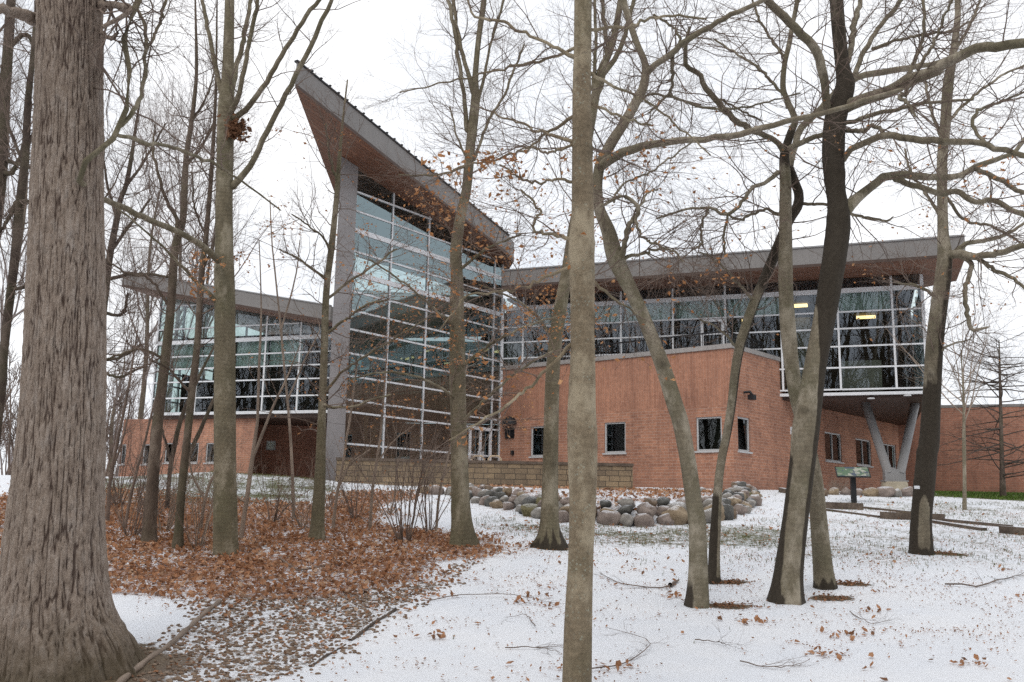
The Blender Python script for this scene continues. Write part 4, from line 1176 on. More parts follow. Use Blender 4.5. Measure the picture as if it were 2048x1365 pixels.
# ---- the oak
def oak():
    P0 = gp(135, 1338); D = P0[1]
    path = [(118, 1425, 372), (118, 1385, 330), (118, 1350, 298), (117, 1325, 275), (113, 1290, 246), (108, 1250, 226), (106, 1200, 208), (108, 1120, 192), (115, 1000, 173), (127, 800, 154), (132, 600, 143), (135, 400, 133), (138, 200, 124), (139, 0, 119), (140, -200, 114), (142, -420, 108)]
    n, k = 560, 300
    P, r = limb_pts(path, D, n)
    th = np.arange(k) * 2 * math.pi / k; ca, sa = np.cos(th), np.sin(th)
    h = (np.linspace(0, 1, n) * np.linalg.norm(P[-1] - P[0]) - .3)[:, None]
    wob = (fbm(ca * 1.5, sa * 1.5, h * .8, 2, 3) - .5) * 1.1
    f1 = 1 - np.abs(fbm(ca * 11 + wob, sa * 11 + wob, h * 2.1, 3, 21) * 2 - 1) * 2.6
    f2 = 1 - np.abs(fbm(ca * 17 + wob * 2, sa * 17, h * 6., 2, 31) * 2 - 1) * 2.3
    f3 = vnoise(ca * 16 + wob * 3, sa * 16, h * 22., 41)
    fur = np.clip(1 - np.maximum(np.clip(f1, 0, 1) ** 2.2, .75 * np.clip(f2, 0, 1) ** 3), 0, 1)
    plate = fur * (.75 + .35 * f3)
    big = fbm(ca * 1.1, sa * 1.1, h * .5, 2, 8) - .5
    but = np.exp(-np.maximum(h, 0) / .42) * np.maximum(0, np.cos(6 * th + 2.2 + .8 * np.sin(2 * th)))[None] ** 1.3 * .16
    mult = .955 + .058 * plate + big * .10 + but + .012 * (f3 - .5)
    V, F_ = tubes(P[None], r[None], k, mult[None])
    root = thing('oak_tree', tuple(P0), 'massive old oak trunk with deeply furrowed bark beside the gravel path', 'tree')
    wet = np.repeat(np.exp(-np.maximum(h[:, 0], 0) / .38) * 1.1, k)
    link('trunk', np_mesh('trunk', V, F_, True, {'ridge': fur.ravel(), 'wet': wet}), M['oak'], root)
    lim = [[(200, 20, 20, .1), (215, 8, 16, -.2), (262, 20, 11, -.4), (205, 55, 8, -.5)], [(75, 40, 30, 0), (30, 25, 22, -.3), (-40, 10, 18, -.5), (-120, -10, 16, -.6)], [(200, 62, 8, 0), (222, 78, 7, -.1), (236, 66, 5, -.2)],
           [(140, -200, 60), (260, -260, 40, -.5), (420, -330, 28, -1.2), (640, -420, 18, -2.)], [(140, -300, 70), (60, -420, 48, .5), (-80, -560, 34, 1.)], [(142, -400, 80), (190, -560, 60, .3), (260, -760, 40, .6)]]
    LP, LR = [], []
    for j, lb in enumerate(lim):
        p, q = limb_pts(lb, D, 20, .04, j); v, f = tubes(p[None], q[None], 10)
        link('limb', np_mesh('limb', v, f, True, {'wet': np.zeros(len(v)), 'ridge': np.ones(len(v))}), M['oak'], root)
        S = along_smooth(np.column_stack([p, q]), 14); LP.append(S[:, :3]); LR.append(S[:, 3])
    rng = np.random.default_rng(2)
    A1, R1 = grow(np.array(LP), np.array(LR), 9, 1.6, .9, .2, 1, 9, .2, -.02, .012, .4, .2, rng); A2, R2 = grow(A1, R1, 6, .7, .8, .1, 1, 7, .25, 0, .005, .6, .2, rng); A3, R3 = grow(A2, R2, 3, .3, .8, .2, 1, 5, .25, 0, .0025, .6, 0, rng)
    Vs, Fs, o = [], [], 0
    for (a, b, kk_) in ((A1, R1, 5), (A2, R2, 4), (A3, R3, 3)):
        v, f = tubes(a, b, kk_); Vs.append(v); Fs.append(f + o); o += len(v)
    link('crown', np_mesh('crown', np.concatenate(Vs), np.concatenate(Fs)), M['twig'], root)
    # knot hole and burl
    return root
oak()

# ---- B: straight beech left of the tower
tree('beech_tree', 'straight smooth trunk with a leaf nest high up, left of the tower', G2, (452, 1108),
     [(452, 1112, 52), (451, 1085, 50), (450, 1000, 46), (450, 900, 43), (449, 700, 41), (449, 600, 40), (448, 550, 39), (448, 500, 36), (448, 400, 34), (450, 300, 33), (452, 215, 32), (455, 170, 25), (457, 100, 21), (459, 0, 18), (460, -150, 14), (462, -400, 7)],
     [[(450, 205, 14), (437, 160, 10), (424, 100, 9), (414, 50, 8), (398, -20, 7, .3), (380, -120, 5, .5)], [(456, 210, 12, .3), (472, 140, 10, .5), (484, 90, 9, .6), (498, 20, 8, .8), (515, -80, 6, 1)],
      [(462, 225, 12, -.2), (480, 183, 10, -.5), (494, 110, 9, -.6), (516, 0, 8, -.8), (535, -90, 5, -.9)], [(466, 240, 13), (498, 212, 11, -.3), (538, 154, 10, -.5), (582, 80, 9, -.7), (640, -5, 8, -.8), (690, -80, 5, -1)],
      [(464, 374, 15), (500, 333, 12, -.2), (538, 256, 11, -.4), (590, 154, 10, -.6), (648, 35, 9, -.8), (672, -20, 7, -.9), (700, -110, 5, -1)],
      [(436, 520, 16, -.3), (414, 500, 13, -.9), (384, 480, 12, -1.6), (340, 456, 12, -2.5), (296, 438, 12, -3.3), (258, 421, 12, -4.2), (198, 396, 12, -5.6), (172, 372, 12, -6.5), (157, 356, 12, -6.9), (175, 322, 12, -7.), (198, 303, 11, -6.9), (236, 269, 11, -6.8), (248, 240, 11, -6.8), (256, 165, 10, -6.8), (257, 121, 10, -6.8), (248, 88, 11, -6.8), (254, 40, 12, -6.8), (276, 5, 13, -6.8), (300, -50, 12, -6.8)],
      [(238, 272, 8, -6.8), (258, 274, 8, -6.5), (296, 289, 8, -6.), (337, 291, 7, -5.4), (384, 312, 7, -4.8), (428, 328, 6, -4.), (461, 350, 5, -3.5), (500, 375, 4, -3.2), (560, 420, 3, -3.)],
      [(242, 252, 9, -6.8), (268, 222, 9, -6.7), (285, 180, 8, -6.5), (291, 100, 7, -6.5), (288, 50, 7, -6.4), (270, 0, 6, -6.3), (255, -40, 5, -6.2)], [(291, 102, 6, -6.5), (315, 60, 6, -6.4), (330, 0, 6, -6.4), (345, -60, 5, -6.3)],
      [(440, 610, 12, 0), (410, 580, 8, -.3), (360, 530, 6, -.8), (300, 470, 4, -1.3), (205, 395, 3, -2.)]],
     'beech', L=(1.5, .8, .4), twigs=(5, 5, 5), tw_from=.3, trunk_twig=.6, seed=2, lobes=4, leaves=260, leaf_sel=pxsel(380, 700, 500, 900), flare=.12)
# ---- C
tree('beech_tree', 'slender forked beech rising in front of the grey tower column', G2, (633, 1080),
     [(632, 1083, 32), (635, 1050, 27), (640, 950, 21), (644, 822, 16), (648, 720, 15), (651, 620, 14), (655, 560, 13), (663, 497, 13), (672, 410, 11), (677, 344, 9), (682, 280, 6), (688, 220, 4), (695, 160, 3)],
     [[(675, 365, 6), (660, 320, 5, -.2), (652, 250, 3, -.4)], [(646, 790, 7), (690, 740, 5, -.3), (770, 690, 4, -.8), (850, 640, 3, -1.2)], [(650, 670, 7), (700, 634, 5, -.3), (728, 612, 5, -.6), (776, 600, 4, -.9)], [(662, 505, 6), (640, 470, 4, -.3), (585, 430, 3, -.7)],
      [(652, 600, 6), (705, 560, 5, .3), (790, 500, 4, .8)], [(645, 810, 7), (690, 815, 5, -.5), (780, 790, 4, -1.1)], [(655, 560, 6), (600, 520, 4, -.4), (560, 500, 3, -.7)]],
     'beech', L=(1.5, .75, .36), twigs=(6, 5, 5), tw_from=.2, trunk_twig=.9, seed=3, leaves=700, leaf_sel=pxsel(500, 920, 250, 1000), up=.04, leaf_size=.055)
# ---- D
tree('beech_tree', 'beech with fluted root flare at the tip of the leaf litter', G2, (925, 1090),
     [(926, 1095, 54), (924, 1060, 44), (921, 1000, 38), (918, 900, 34), (915, 750, 32), (914, 640, 30), (914, 560, 26), (912, 500, 24), (922, 430, 21), (933, 380, 20), (940, 300, 20), (947, 240, 20), (951, 200, 18), (951, 150, 12), (958, 73, 11), (968, 0, 11), (978, -120, 8), (985, -300, 4)],
     [[(949, 190, 13), (937, 150, 9), (922, 95, 8), (911, 37, 7), (905, -10, 7), (890, -120, 5)], [(934, 262, 10), (926, 183, 8), (917, 121, 8), (907, 48, 8), (893, -10, 7), (870, -110, 5)], [(953, 215, 8), (970, 146, 6), (977, 106, 5), (992, 51, 5), (1010, -5, 5), (1030, -90, 4)], [(948, 320, 8), (960, 290, 6), (977, 241, 6), (1006, 194, 5), (1025, 150, 5), (1048, 90, 3)],
      [(930, 310, 5), (915, 275, 4), (900, 215, 3)], [(918, 540, 7), (970, 500, 5, -.4), (1040, 470, 4, -.9)], [(916, 660, 7), (870, 620, 5, -.5), (800, 560, 4, -1.), (740, 520, 3, -1.3)], [(916, 740, 8), (980, 690, 6, -.5), (1060, 650, 4, -1.1), (1130, 630, 3, -1.5)],
      [(917, 800, 7), (850, 760, 5, -.6), (770, 745, 4, -1.1), (700, 760, 3, -1.5)], [(918, 850, 8), (970, 800, 6, -.8), (1040, 740, 5, -1.4), (1110, 700, 4, -1.8)], [(940, 330, 5), (880, 350, 4, -.3), (800, 350, 3, -.6)]],
     'beech', L=(1.6, .8, .38), twigs=(6, 6, 5), tw_from=.15, trunk_twig=.8, seed=4, leaves=1500, leaf_sel=pxsel(640, 1200, 380, 980), lobes=7, flare=.42, up=.03, leaf_size=.055)
# ---- E
tree('beech_tree', 'beech with dark claw like roots on snow, just left behind the nearest trunk', G1, (1098, 1096),
     [(1098, 1101, 60), (1099, 1075, 46), (1098, 1050, 38), (1099, 1000, 34), (1101, 900, 31), (1105, 760, 29), (1111, 680, 27), (1119, 626, 26), (1132, 550, 23), (1145, 470, 22), (1158, 400, 21), (1172, 300, 20), (1185, 225, 19), (1200, 150, 17), (1222, 95, 14), (1238, 20, 12), (1250, -80, 9), (1270, -250, 5)],
     [[(1190, 200, 12), (1206, 160, 10), (1215, 100, 9), (1208, 40, 8), (1205, -30, 7)], [(1205, 150, 12), (1235, 110, 10), (1252, 60, 9), (1268, 0, 8), (1285, -80, 6)], [(1110, 690, 8), (1080, 640, 6), (1030, 600, 4), (960, 570, 3)], [(1186, 180, 8), (1191, 100, 7, -.1), (1190, 0, 6, -.2), (1190, -90, 5)]],
     'beech', L=(1.7, .85, .4), twigs=(6, 6, 5), tw_from=.35, trunk_twig=.6, seed=5, leaves=350, leaf_sel=pxsel(950, 1350, 450, 800), lobes=6, flare=.55,
     wetf=(lambda a, y: .9 * sf(y - 1072 - 14 * math.cos(a * 9), 26)), up=.05)
# ---- F nearest trunk
tree('young_tree', 'nearest slim trunk with lichen spotted bark, rising through whole picture', G1, (1155, 1470),
     [(1153, 1480, 60), (1153, 1420, 58), (1154, 1358, 57), (1157, 1240, 55), (1162, 1123, 51), (1166, 1006, 54), (1165, 890, 60), (1163, 820, 56), (1165, 736, 50), (1164, 640, 48), (1164, 582, 49), (1162, 500, 52), (1165, 430, 46), (1165, 366, 44), (1164, 270, 41), (1163, 183, 38), (1165, 90, 36), (1166, 0, 34), (1168, -200, 30), (1172, -500, 22), (1180, -900, 10)],
     [[(1148, 114, 10), (1116, 99, 7, .1), (1050, 66, 6, .3), (1003, 44, 6, .5), (959, 37, 5, .7), (937, 11, 4, .8), (930, -30, 3, .9)], [(1148, 97, 7), (1116, 112, 6, .2), (1043, 132, 5, .5), (970, 146, 4, .8), (860, 172, 3, 1.2), (800, 185, 2.5, 1.4)], [(1145, 284, 8), (1080, 264, 6, .3), (1006, 234, 4, .6), (960, 215, 3, .8)],
      [(1146, 234, 8), (1098, 267, 6, .3), (1043, 304, 5, .5), (955, 326, 4, .9), (880, 350, 3, 1.2)], [(1147, 364, 7), (1100, 358, 5, .2), (1060, 366, 5, .3), (1000, 330, 3, .6)], [(1142, 478, 8), (1076, 463, 6, .2), (1069, 440, 5, .2), (1080, 421, 5, .3), (1043, 381, 4, .4)], [(1147, 288, 6), (1098, 306, 5, -.1), (1062, 295, 4, -.2), (1040, 300, 3, -.3)],
      [(1182, 147, 8), (1215, 168, 6, .2), (1265, 187, 5, .5), (1340, 240, 4, .9), (1420, 310, 3, 1.2)], [(1180, 205, 7, .1), (1240, 235, 5, .3), (1300, 250, 4, .6)], [(1184, 560, 7, .1), (1230, 600, 5, .3), (1290, 640, 3, .6)], [(1145, 530, 8), (1080, 560, 6, -.2), (1010, 585, 5, -.4), (940, 590, 4, -.5), (880, 660, 3, -.6)], [(1141, 690, 8), (1075, 760, 6, -.2), (1000, 820, 5, -.5), (900, 880, 3, -.8)],
      [(1182, 60, 7, .1), (1260, 50, 6, .4), (1330, 33, 5, .8), (1410, 38, 4, 1.)]],
     'spotted', k=48, nh=260, L=(1.0, .5, .26), twigs=(5, 6, 5), tw_from=.38, trunk_twig=.4, seed=6, leaves=420, leaf_sel=pxsel(820, 1480, 300, 900), up=.02, flare=.05, leaf_size=.05)
# ---- G leaning
tree('grey_tree', 'pale grey trunk curving up to the left, beside a slim black streaked trunk', G1, (1393, 1213),
     [(1393, 1218, 48), (1395, 1190, 43), (1396, 1123, 37), (1394, 1045, 35), (1387, 1002, 33), (1376, 925, 32), (1362, 850, 32), (1347, 801, 32), (1328, 740, 30), (1310, 692, 28), (1285, 630, 27), (1262, 582, 28), (1231, 516, 34), (1217, 463, 28), (1200, 421, 22), (1195, 380, 20), (1197, 345, 21), (1203, 325, 22), (1223, 286, 22), (1240, 260, 20), (1256, 234, 20), (1272, 205, 20), (1285, 180, 19), (1291, 150, 17), (1289, 124, 14), (1274, 88, 13), (1258, 40, 13), (1247, 0, 13), (1240, -60, 11), (1235, -200, 7)],
     [[(1290, 152, 15), (1305, 133, 13, -.1), (1338, 110, 13, -.2), (1371, 84, 12, -.3), (1411, 59, 11, -.4), (1466, 29, 10, -.5), (1521, 4, 9, -.6), (1580, -25, 8, -.7), (1680, -70, 6, -.9)],
      [(1199, 335, 20), (1212, 325, 20, -.1), (1247, 306, 18, -.3), (1320, 286, 15, -.6), (1393, 278, 13, -.9), (1466, 273, 13, -1.1), (1521, 257, 12, -1.3), (1576, 243, 11, -1.4), (1669, 222, 10, -1.6), (1724, 203, 9, -1.7), (1800, 180, 7, -1.8)],
      [(1238, 530, 16), (1247, 500, 11, -.2), (1255, 455, 10, -.3), (1270, 435, 9, -.3), (1278, 420, 9, -.4), (1268, 405, 8, -.4), (1250, 393, 8, -.4), (1225, 400, 7, -.4), (1205, 412, 6, -.3)], [(1270, 435, 7, -.3), (1283, 475, 5, -.4), (1305, 485, 5, -.5), (1328, 496, 4, -.6)], [(1240, 520, 9, -.1), (1290, 505, 6, -.2), (1340, 500, 5, -.4), (1365, 522, 4, -.5)],
      [(1277, 418, 5, -.4), (1300, 385, 4, -.3), (1315, 380, 3, -.2)], [(1223, 290, 8), (1250, 240, 6, .3), (1300, 190, 5, .5), (1400, 210, 4, .7)], [(1228, 405, 5, -.3), (1230, 390, 5, -.3), (1255, 362, 4, -.2), (1300, 345, 4, 0), (1390, 280, 3, .3)],
      [(1340, 190, 5, .1), (1370, 205, 5, .2), (1420, 215, 5, .3), (1480, 217, 4, .4), (1600, 187, 3, .5)], [(1345, 105, 8, -.2), (1345, 150, 7, 0), (1342, 180, 6, .1), (1320, 205, 5, .2), (1300, 225, 4, .3)], [(1308, 30, 5, .3), (1345, 55, 5, .3), (1360, 80, 5, .2), (1368, 95, 4, 0)]],
     'grey', k=24, L=(1.4, .75, .36), twigs=(6, 6, 4), tw_from=.5, trunk_twig=.6, seed=7, leaves=260, leaf_sel=pxsel(1100, 1700, 200, 900), flare=.18, lobes=3, up=.03, wetf=(lambda a, y: .9 * sf(y - 1160, 50) * sf(-.5 - a, .3)))
# ---- H slim dark streaked
def wetH(a, y): return max(sf(y - 985, 60) * sf(.25 - a, .3), sf(y - 1152, 20), sf(585 - y, 60), .8 * sf(a - .55) * sf(930 - y, 60))
tree('streaked_tree', 'slim trunk with a black wet streak standing right of the pale curving trunk', G1, (1427, 1167),
     [(1427, 1171, 27), (1428, 1140, 24), (1430, 1079, 22), (1436, 977, 18), (1443, 920, 17), (1455, 860, 17), (1464, 802, 17), (1471, 740, 18), (1480, 692, 19), (1493, 650, 20), (1507, 610, 20), (1522, 575, 20), (1546, 518, 21), (1562, 480, 21), (1578, 441, 20), (1595, 412, 20), (1597, 388, 18), (1588, 362, 18), (1578, 335, 17)],
     [[(1578, 340, 16), (1590, 290, 14, .2), (1600, 262, 14, .3), (1640, 222, 14, .5), (1669, 185, 13, .6), (1731, 151, 13, .8), (1804, 137, 12, 1.), (1878, 126, 9, 1.2), (1960, 90, 7, 1.4)], [(1508, 605, 6), (1470, 560, 5, -.3), (1430, 520, 4, -.5), (1400, 505, 3, -.7)], [(1478, 700, 6), (1440, 660, 4, -.3), (1400, 640, 3, -.6)], [(1604, 408, 7), (1658, 412, 6, -.3), (1713, 430, 6, -.5), (1768, 442, 5, -.7), (1785, 435, 3, -.8)],
      [(1580, 440, 8), (1530, 420, 6, -.3), (1480, 440, 5, -.5), (1450, 425, 4, -.6)]],
     'grey', k=20, L=(1.3, .7, .34), twigs=(6, 5, 4), tw_from=.55, trunk_twig=.5, seed=8, flare=.2, wetf=wetH, leaves=90, leaf_sel=pxsel(1300, 1800, 300, 800))
# ---- J behind I
tree('grey_tree', 'pale grey trunk leaning left behind the big black streaked trunk', G1, (1650, 1176),
     [(1650, 1181, 46), (1647, 1150, 39), (1639, 1057, 34), (1631, 963, 30), (1618, 900, 28), (1607, 850, 27), (1591, 785, 27), (1582, 720, 28), (1576, 656, 30), (1572, 590, 28), (1571, 528, 27), (1571, 426, 24), (1571, 370, 23), (1569, 330, 21), (1570, 305, 18), (1582, 265, 15), (1590, 240, 13), (1574, 200, 11), (1566, 175, 11), (1569, 130, 10), (1578, 90, 10), (1585, 50, 9), (1595, 0, 9), (1605, -80, 7), (1620, -220, 4)],
     [[(1569, 308, 14), (1556, 285, 11, -.1), (1521, 267, 11, -.3), (1485, 250, 12, -.4), (1452, 223, 12, -.5), (1419, 183, 12, -.6), (1397, 147, 10, -.7), (1371, 133, 10, -.8), (1371, 95, 8, -.9), (1378, 60, 6, -1.)], [(1570, 302, 13), (1610, 283, 11, -.2), (1658, 264, 10, -.3), (1731, 234, 9, -.5), (1804, 216, 8, -.6), (1860, 205, 7, -.7), (1940, 200, 5, -.9)],
      [(1556, 345, 10), (1530, 365, 8, -.2), (1500, 380, 8, -.3), (1480, 410, 7, -.4), (1455, 430, 7, -.5), (1420, 418, 6, -.5), (1380, 418, 5, -.6), (1315, 437, 4, -.7)], [(1417, 420, 5, -.5), (1404, 450, 5, -.5), (1402, 490, 5, -.5), (1386, 498, 4, -.6)], [(1455, 432, 5, -.5), (1448, 470, 5, -.4), (1450, 510, 4, -.4)], [(1566, 190, 6), (1530, 150, 6, .2), (1500, 125, 5, .3), (1430, 80, 4, .5)],
      [(1567, 112, 6), (1540, 75, 5, .2), (1515, 30, 5, .3), (1505, 0, 4, .4)], [(1450, 222, 6, -.5), (1440, 200, 5, -.4), (1470, 215, 4, -.2), (1520, 240, 4, 0)]],
     'grey', k=22, L=(1.5, .8, .38), twigs=(6, 5, 4), tw_from=.5, trunk_twig=.5, seed=9, flare=.2, up=.04, wetf=(lambda a, y: max(.85 * sf(y - 1160 - 8 * math.cos(a * 8), 16), .8 * sf(y - 250, 40) * sf(338 - y, 30))))
# ---- I big streaked
def wetI(a, y):
    lim = float(np.interp(y, [560, 640, 720, 820, 1000, 1205], [-1.5, -.8, .05, .38, .40, .5])); lf = float(np.interp(y, [850, 930, 1040, 1205], [-1.5, -.9, -.85, -.6]))
    return max(sf(a - lim, .22), sf(lf - a, .2), .9 * sf(y - 1190, 14) * sf(abs(a - .05) - .3, .3)) * (1 - .4 * sf(130 - y, 60))
wetI.limbs = .35
tree('streaked_tree', 'big leaning trunk pale below and black with wet above, spreading heavy limbs', G1, (1573, 1203),
     [(1572, 1208, 78), (1574, 1185, 66), (1579, 1133, 56), (1591, 1039, 50), (1605, 925, 50), (1611, 861, 52), (1620, 800, 47), (1630, 733, 42), (1645, 656, 42), (1659, 580, 44), (1670, 510, 45), (1677, 451, 46), (1676, 410, 40), (1672, 385, 38), (1668, 340, 42), (1667, 304, 44), (1671, 238, 42), (1686, 190, 40), (1690, 165, 36), (1684, 128, 28), (1677, 55, 27), (1673, 0, 26), (1668, -100, 23), (1660, -350, 12)],
     [[(1660, 225, 16), (1652, 200, 15, -.1), (1647, 145, 18, -.2), (1632, 99, 18, -.3), (1596, 62, 17, -.4), (1548, 16, 16, -.5), (1500, -40, 14, -.7), (1440, -130, 9, -.9)],
      [(1690, 215, 26), (1720, 201, 24, -.2), (1768, 186, 24, -.4), (1834, 154, 24, -.7), (1878, 136, 22, -.9), (1914, 115, 20, -1.), (1969, 96, 20, -1.2), (2048, 88, 19, -1.5), (2140, 70, 16, -1.8), (2260, 30, 11, -2.2)],
      [(1695, 170, 15), (1709, 150, 11, .2), (1731, 99, 10, .4), (1764, 48, 9, .6), (1800, 5, 9, .8), (1840, -60, 6, 1.)], [(1696, 125, 10), (1703, 92, 12, .2), (1709, 44, 12, .3), (1720, 0, 9, .4), (1735, -80, 6, .5)],
      [(1686, 320, 13), (1700, 300, 12, -.2), (1725, 288, 13, -.4), (1768, 272, 14, -.6), (1841, 282, 14, -1.), (1914, 285, 13, -1.3), (1969, 290, 12, -1.5), (2048, 311, 11, -1.8), (2130, 320, 8, -2.1)],
      [(1692, 418, 28), (1708, 402, 22, .1), (1738, 377, 17, .2), (1775, 353, 17, .4), (1820, 352, 16, .6), (1859, 355, 14, .8), (1914, 353, 12, 1.), (1969, 326, 11, 1.2), (2024, 308, 9, 1.4), (2055, 272, 8, 1.6)],
      [(1790, 358, 13, .4), (1830, 372, 12, .3), (1878, 385, 12, .2), (1914, 386, 12, 0), (1951, 403, 11, -.2), (1988, 402, 11, -.3), (2048, 432, 10, -.6), (2110, 450, 8, -.8)], [(1950, 338, 10, 1.1), (1990, 355, 10, 1.), (2048, 386, 9, .9), (2110, 400, 7, .8)],
      [(1694, 262, 9), (1730, 262, 9, -.3), (1738, 252, 8, -.3), (1757, 255, 8, -.4), (1768, 268, 8, -.5)], [(1812, 165, 9, -.6), (1830, 120, 8, -.4), (1845, 80, 7, -.3), (1848, 0, 6, -.2), (1850, -60, 5, 0)], [(1836, 140, 8, -.7), (1870, 80, 6, -.8), (1890, 30, 5, -.9), (1905, 0, 5, -1.)],
      [(1745, 98, 7, .4), (1790, 82, 6, .3), (1850, 70, 6, .2), (1910, 60, 5, .1), (1935, 45, 4, 0)], [(1825, 160, 9, -.7), (1812, 185, 9, -.8), (1800, 195, 8, -.9), (1815, 205, 7, -1.), (1830, 232, 5, -1.1)],
      [(1970, 288, 7, -1.5), (1945, 250, 7, -1.3), (1960, 220, 6, -1.2), (2010, 200, 5, -1.), (2060, 180, 4, -.8)]],
     'grey', k=40, nh=220, L=(1.6, .85, .4), twigs=(6, 6, 4), tw_from=.5, trunk_twig=.4, seed=10, flare=.26, lobes=4, wetf=wetI, leaves=160, leaf_sel=pxsel(1500, 2048, 250, 800), up=.03)
# ---- K black
def wetK(a, y):
    hi = float(np.interp(y, [985, 1020, 1096], [-.2, .45, .5]))
    pale = sf(a + .6, .2) * sf(hi - a, .2) * sf(y - 992, 18) * sf(1097 - y, 14)
    up = sf(785 - y, 70); d = (1 - up) + up * (.25 + .7 * sf(a - .15, .5) * sf(y - 520, 60))
    return max(0., d - pale)
wetK.limbs = .3
rk = tree('streaked_tree', 'black wet trunk with a small white tag, farthest right of the big trunks', G1, (1842, 1108),
     [(1842, 1114, 50), (1842, 1095, 46), (1842, 1039, 40), (1848, 975, 39), (1854, 907, 38), (1858, 887, 38), (1864, 785, 34), (1870, 682, 33), (1880, 600, 32), (1886, 554, 31), (1889, 510, 28), (1886, 470, 22), (1885, 430, 20), (1884, 330, 20), (1890, 256, 20), (1897, 165, 20), (1906, 110, 15), (1915, 37, 12), (1915, 0, 11), (1918, -100, 9), (1922, -300, 4)],
     [[(1890, 512, 20), (1915, 508, 17, -.2), (1963, 513, 14, -.5), (2010, 503, 13, -.8), (2048, 492, 12, -1.), (2120, 480, 9, -1.4)], [(1915, 508, 12, -.2), (1942, 530, 10, -.3), (1930, 580, 9, -.4), (1935, 631, 9, -.5), (1944, 660, 8, -.5), (1975, 655, 4, -.6)], [(1893, 520, 14), (1930, 490, 10, .2), (1975, 480, 9, .4), (2010, 470, 7, .6), (2060, 440, 5, .8)], [(1940, 508, 9, -.3), (1990, 540, 8, -.5), (2030, 560, 7, -.7), (2060, 590, 5, -.9)],
      [(1886, 445, 8), (1860, 400, 6, .2), (1820, 340, 5, .4), (1810, 300, 4, .5)], [(1890, 250, 7), (1935, 205, 6, .2), (1990, 160, 5, .4), (2050, 130, 4, .6)], [(1906, 110, 7), (1940, 50, 6, .2), (1960, 0, 5, .3), (1985, -60, 4, .4)], [(1880, 600, 8), (1840, 575, 6, -.3), (1790, 565, 4, -.6)], [(1866, 720, 7), (1900, 690, 4, -.2), (1940, 680, 3, -.4)], [(1892, 300, 7), (1860, 215, 6, .2), (1850, 160, 5, .3)],
      [(1884, 380, 7), (1930, 440, 6, .3), (1990, 455, 5, .5), (2060, 500, 4, .8)]],
     'grey', k=36, nh=200, L=(1.7, .9, .42), twigs=(6, 6, 4), tw_from=.35, trunk_twig=.5, seed=11, flare=.12, wetf=wetK, up=.03, leaves=110, leaf_sel=pxsel(1500, 2048, 250, 800))
m = MB(); p = at_y(1829, 978, rk[3] - .33); m.obox(p, (.10, .03, 0), (0, .012, 0), (0, 0, .05)); m.build('tag', M['white'], rk[0])

# ---- N1, N2 and the dark leaning ones
tree('slender_tree', 'slender dark brown trunk, left one of the pair before the left wing', G2, (301, 1085),
     [(298, 1090, 34), (299, 1050, 27), (310, 903, 22), (320, 802, 20), (330, 722, 19), (341, 621, 17), (348, 520, 16), (355, 476, 15), (366, 440, 13), (370, 366, 12), (373, 311, 11), (384, 238, 9), (392, 165, 7), (393, 110, 6), (391, 18, 4), (390, -60, 3)],
     [[(354, 470, 9), (353, 436, 8, -.1), (333, 403, 7, -.2), (318, 352, 6, -.3), (307, 304, 5, -.4), (310, 250, 3, -.4)], [(374, 330, 6), (400, 300, 5, .2), (425, 250, 4, .4)], [(385, 240, 6), (410, 200, 4, .2), (430, 140, 3, .3)], [(342, 620, 6), (300, 560, 5, -.2), (250, 545, 4, -.4), (205, 515, 3, -.6)], [(333, 720, 6), (280, 700, 5, -.3), (210, 720, 4, -.7)]],
     'brown', L=(1.6, .8, .4), twigs=(6, 6, 5), tw_from=.35, trunk_twig=.9, seed=12, up=.1)
tree('slender_tree', 'slender brown trunk, right one of the pair before the left wing', G2, (355, 1096),
     [(354, 1100, 22), (358, 1050, 17), (365, 963, 16), (376, 863, 15), (384, 782, 15), (395, 681, 13), (404, 540, 12), (412, 476, 10), (420, 384, 9), (425, 311, 8), (431, 200, 6), (433, 100, 4), (434, 0, 3)],
     [[(404, 540, 6), (430, 480, 4, .2), (440, 400, 3, .3)], [(383, 790, 6), (340, 740, 4, -.3), (300, 720, 3, -.5)], [(412, 470, 5), (390, 420, 4, -.2), (385, 350, 3, -.3)]],
     'brown', L=(1.5, .75, .4), twigs=(6, 6, 5), tw_from=.3, trunk_twig=.9, seed=13, up=.12)
tree('dark_tree', 'dark trunk at the far left edge leaning right, beyond the oak', G2, (-18, 1060),
     [(-20, 1065, 34), (-12, 900, 22), (3, 776, 18), (8, 700, 17), (20, 595, 17), (31, 505, 18), (38, 420, 17), (48, 338, 16), (51, 308, 15), (56, 205, 13), (64, 128, 10), (72, 30, 8), (78, -80, 5)],
     [[(32, 405, 9), (10, 450, 7, -.2), (-20, 480, 6, -.4)], [(38, 402, 9), (68, 403, 8, -.3), (100, 400, 6, -.6)], [(20, 580, 8), (60, 572, 6, -.2), (100, 560, 4, -.4)], [(52, 300, 7), (80, 230, 6, .1), (95, 150, 4, .2)], [(48, 330, 7), (20, 260, 6, .2), (5, 180, 4, .3)]],
     'dark', L=(1.9, .9, .45), twigs=(7, 6, 5), tw_from=.3, trunk_twig=.9, seed=14, up=.08)
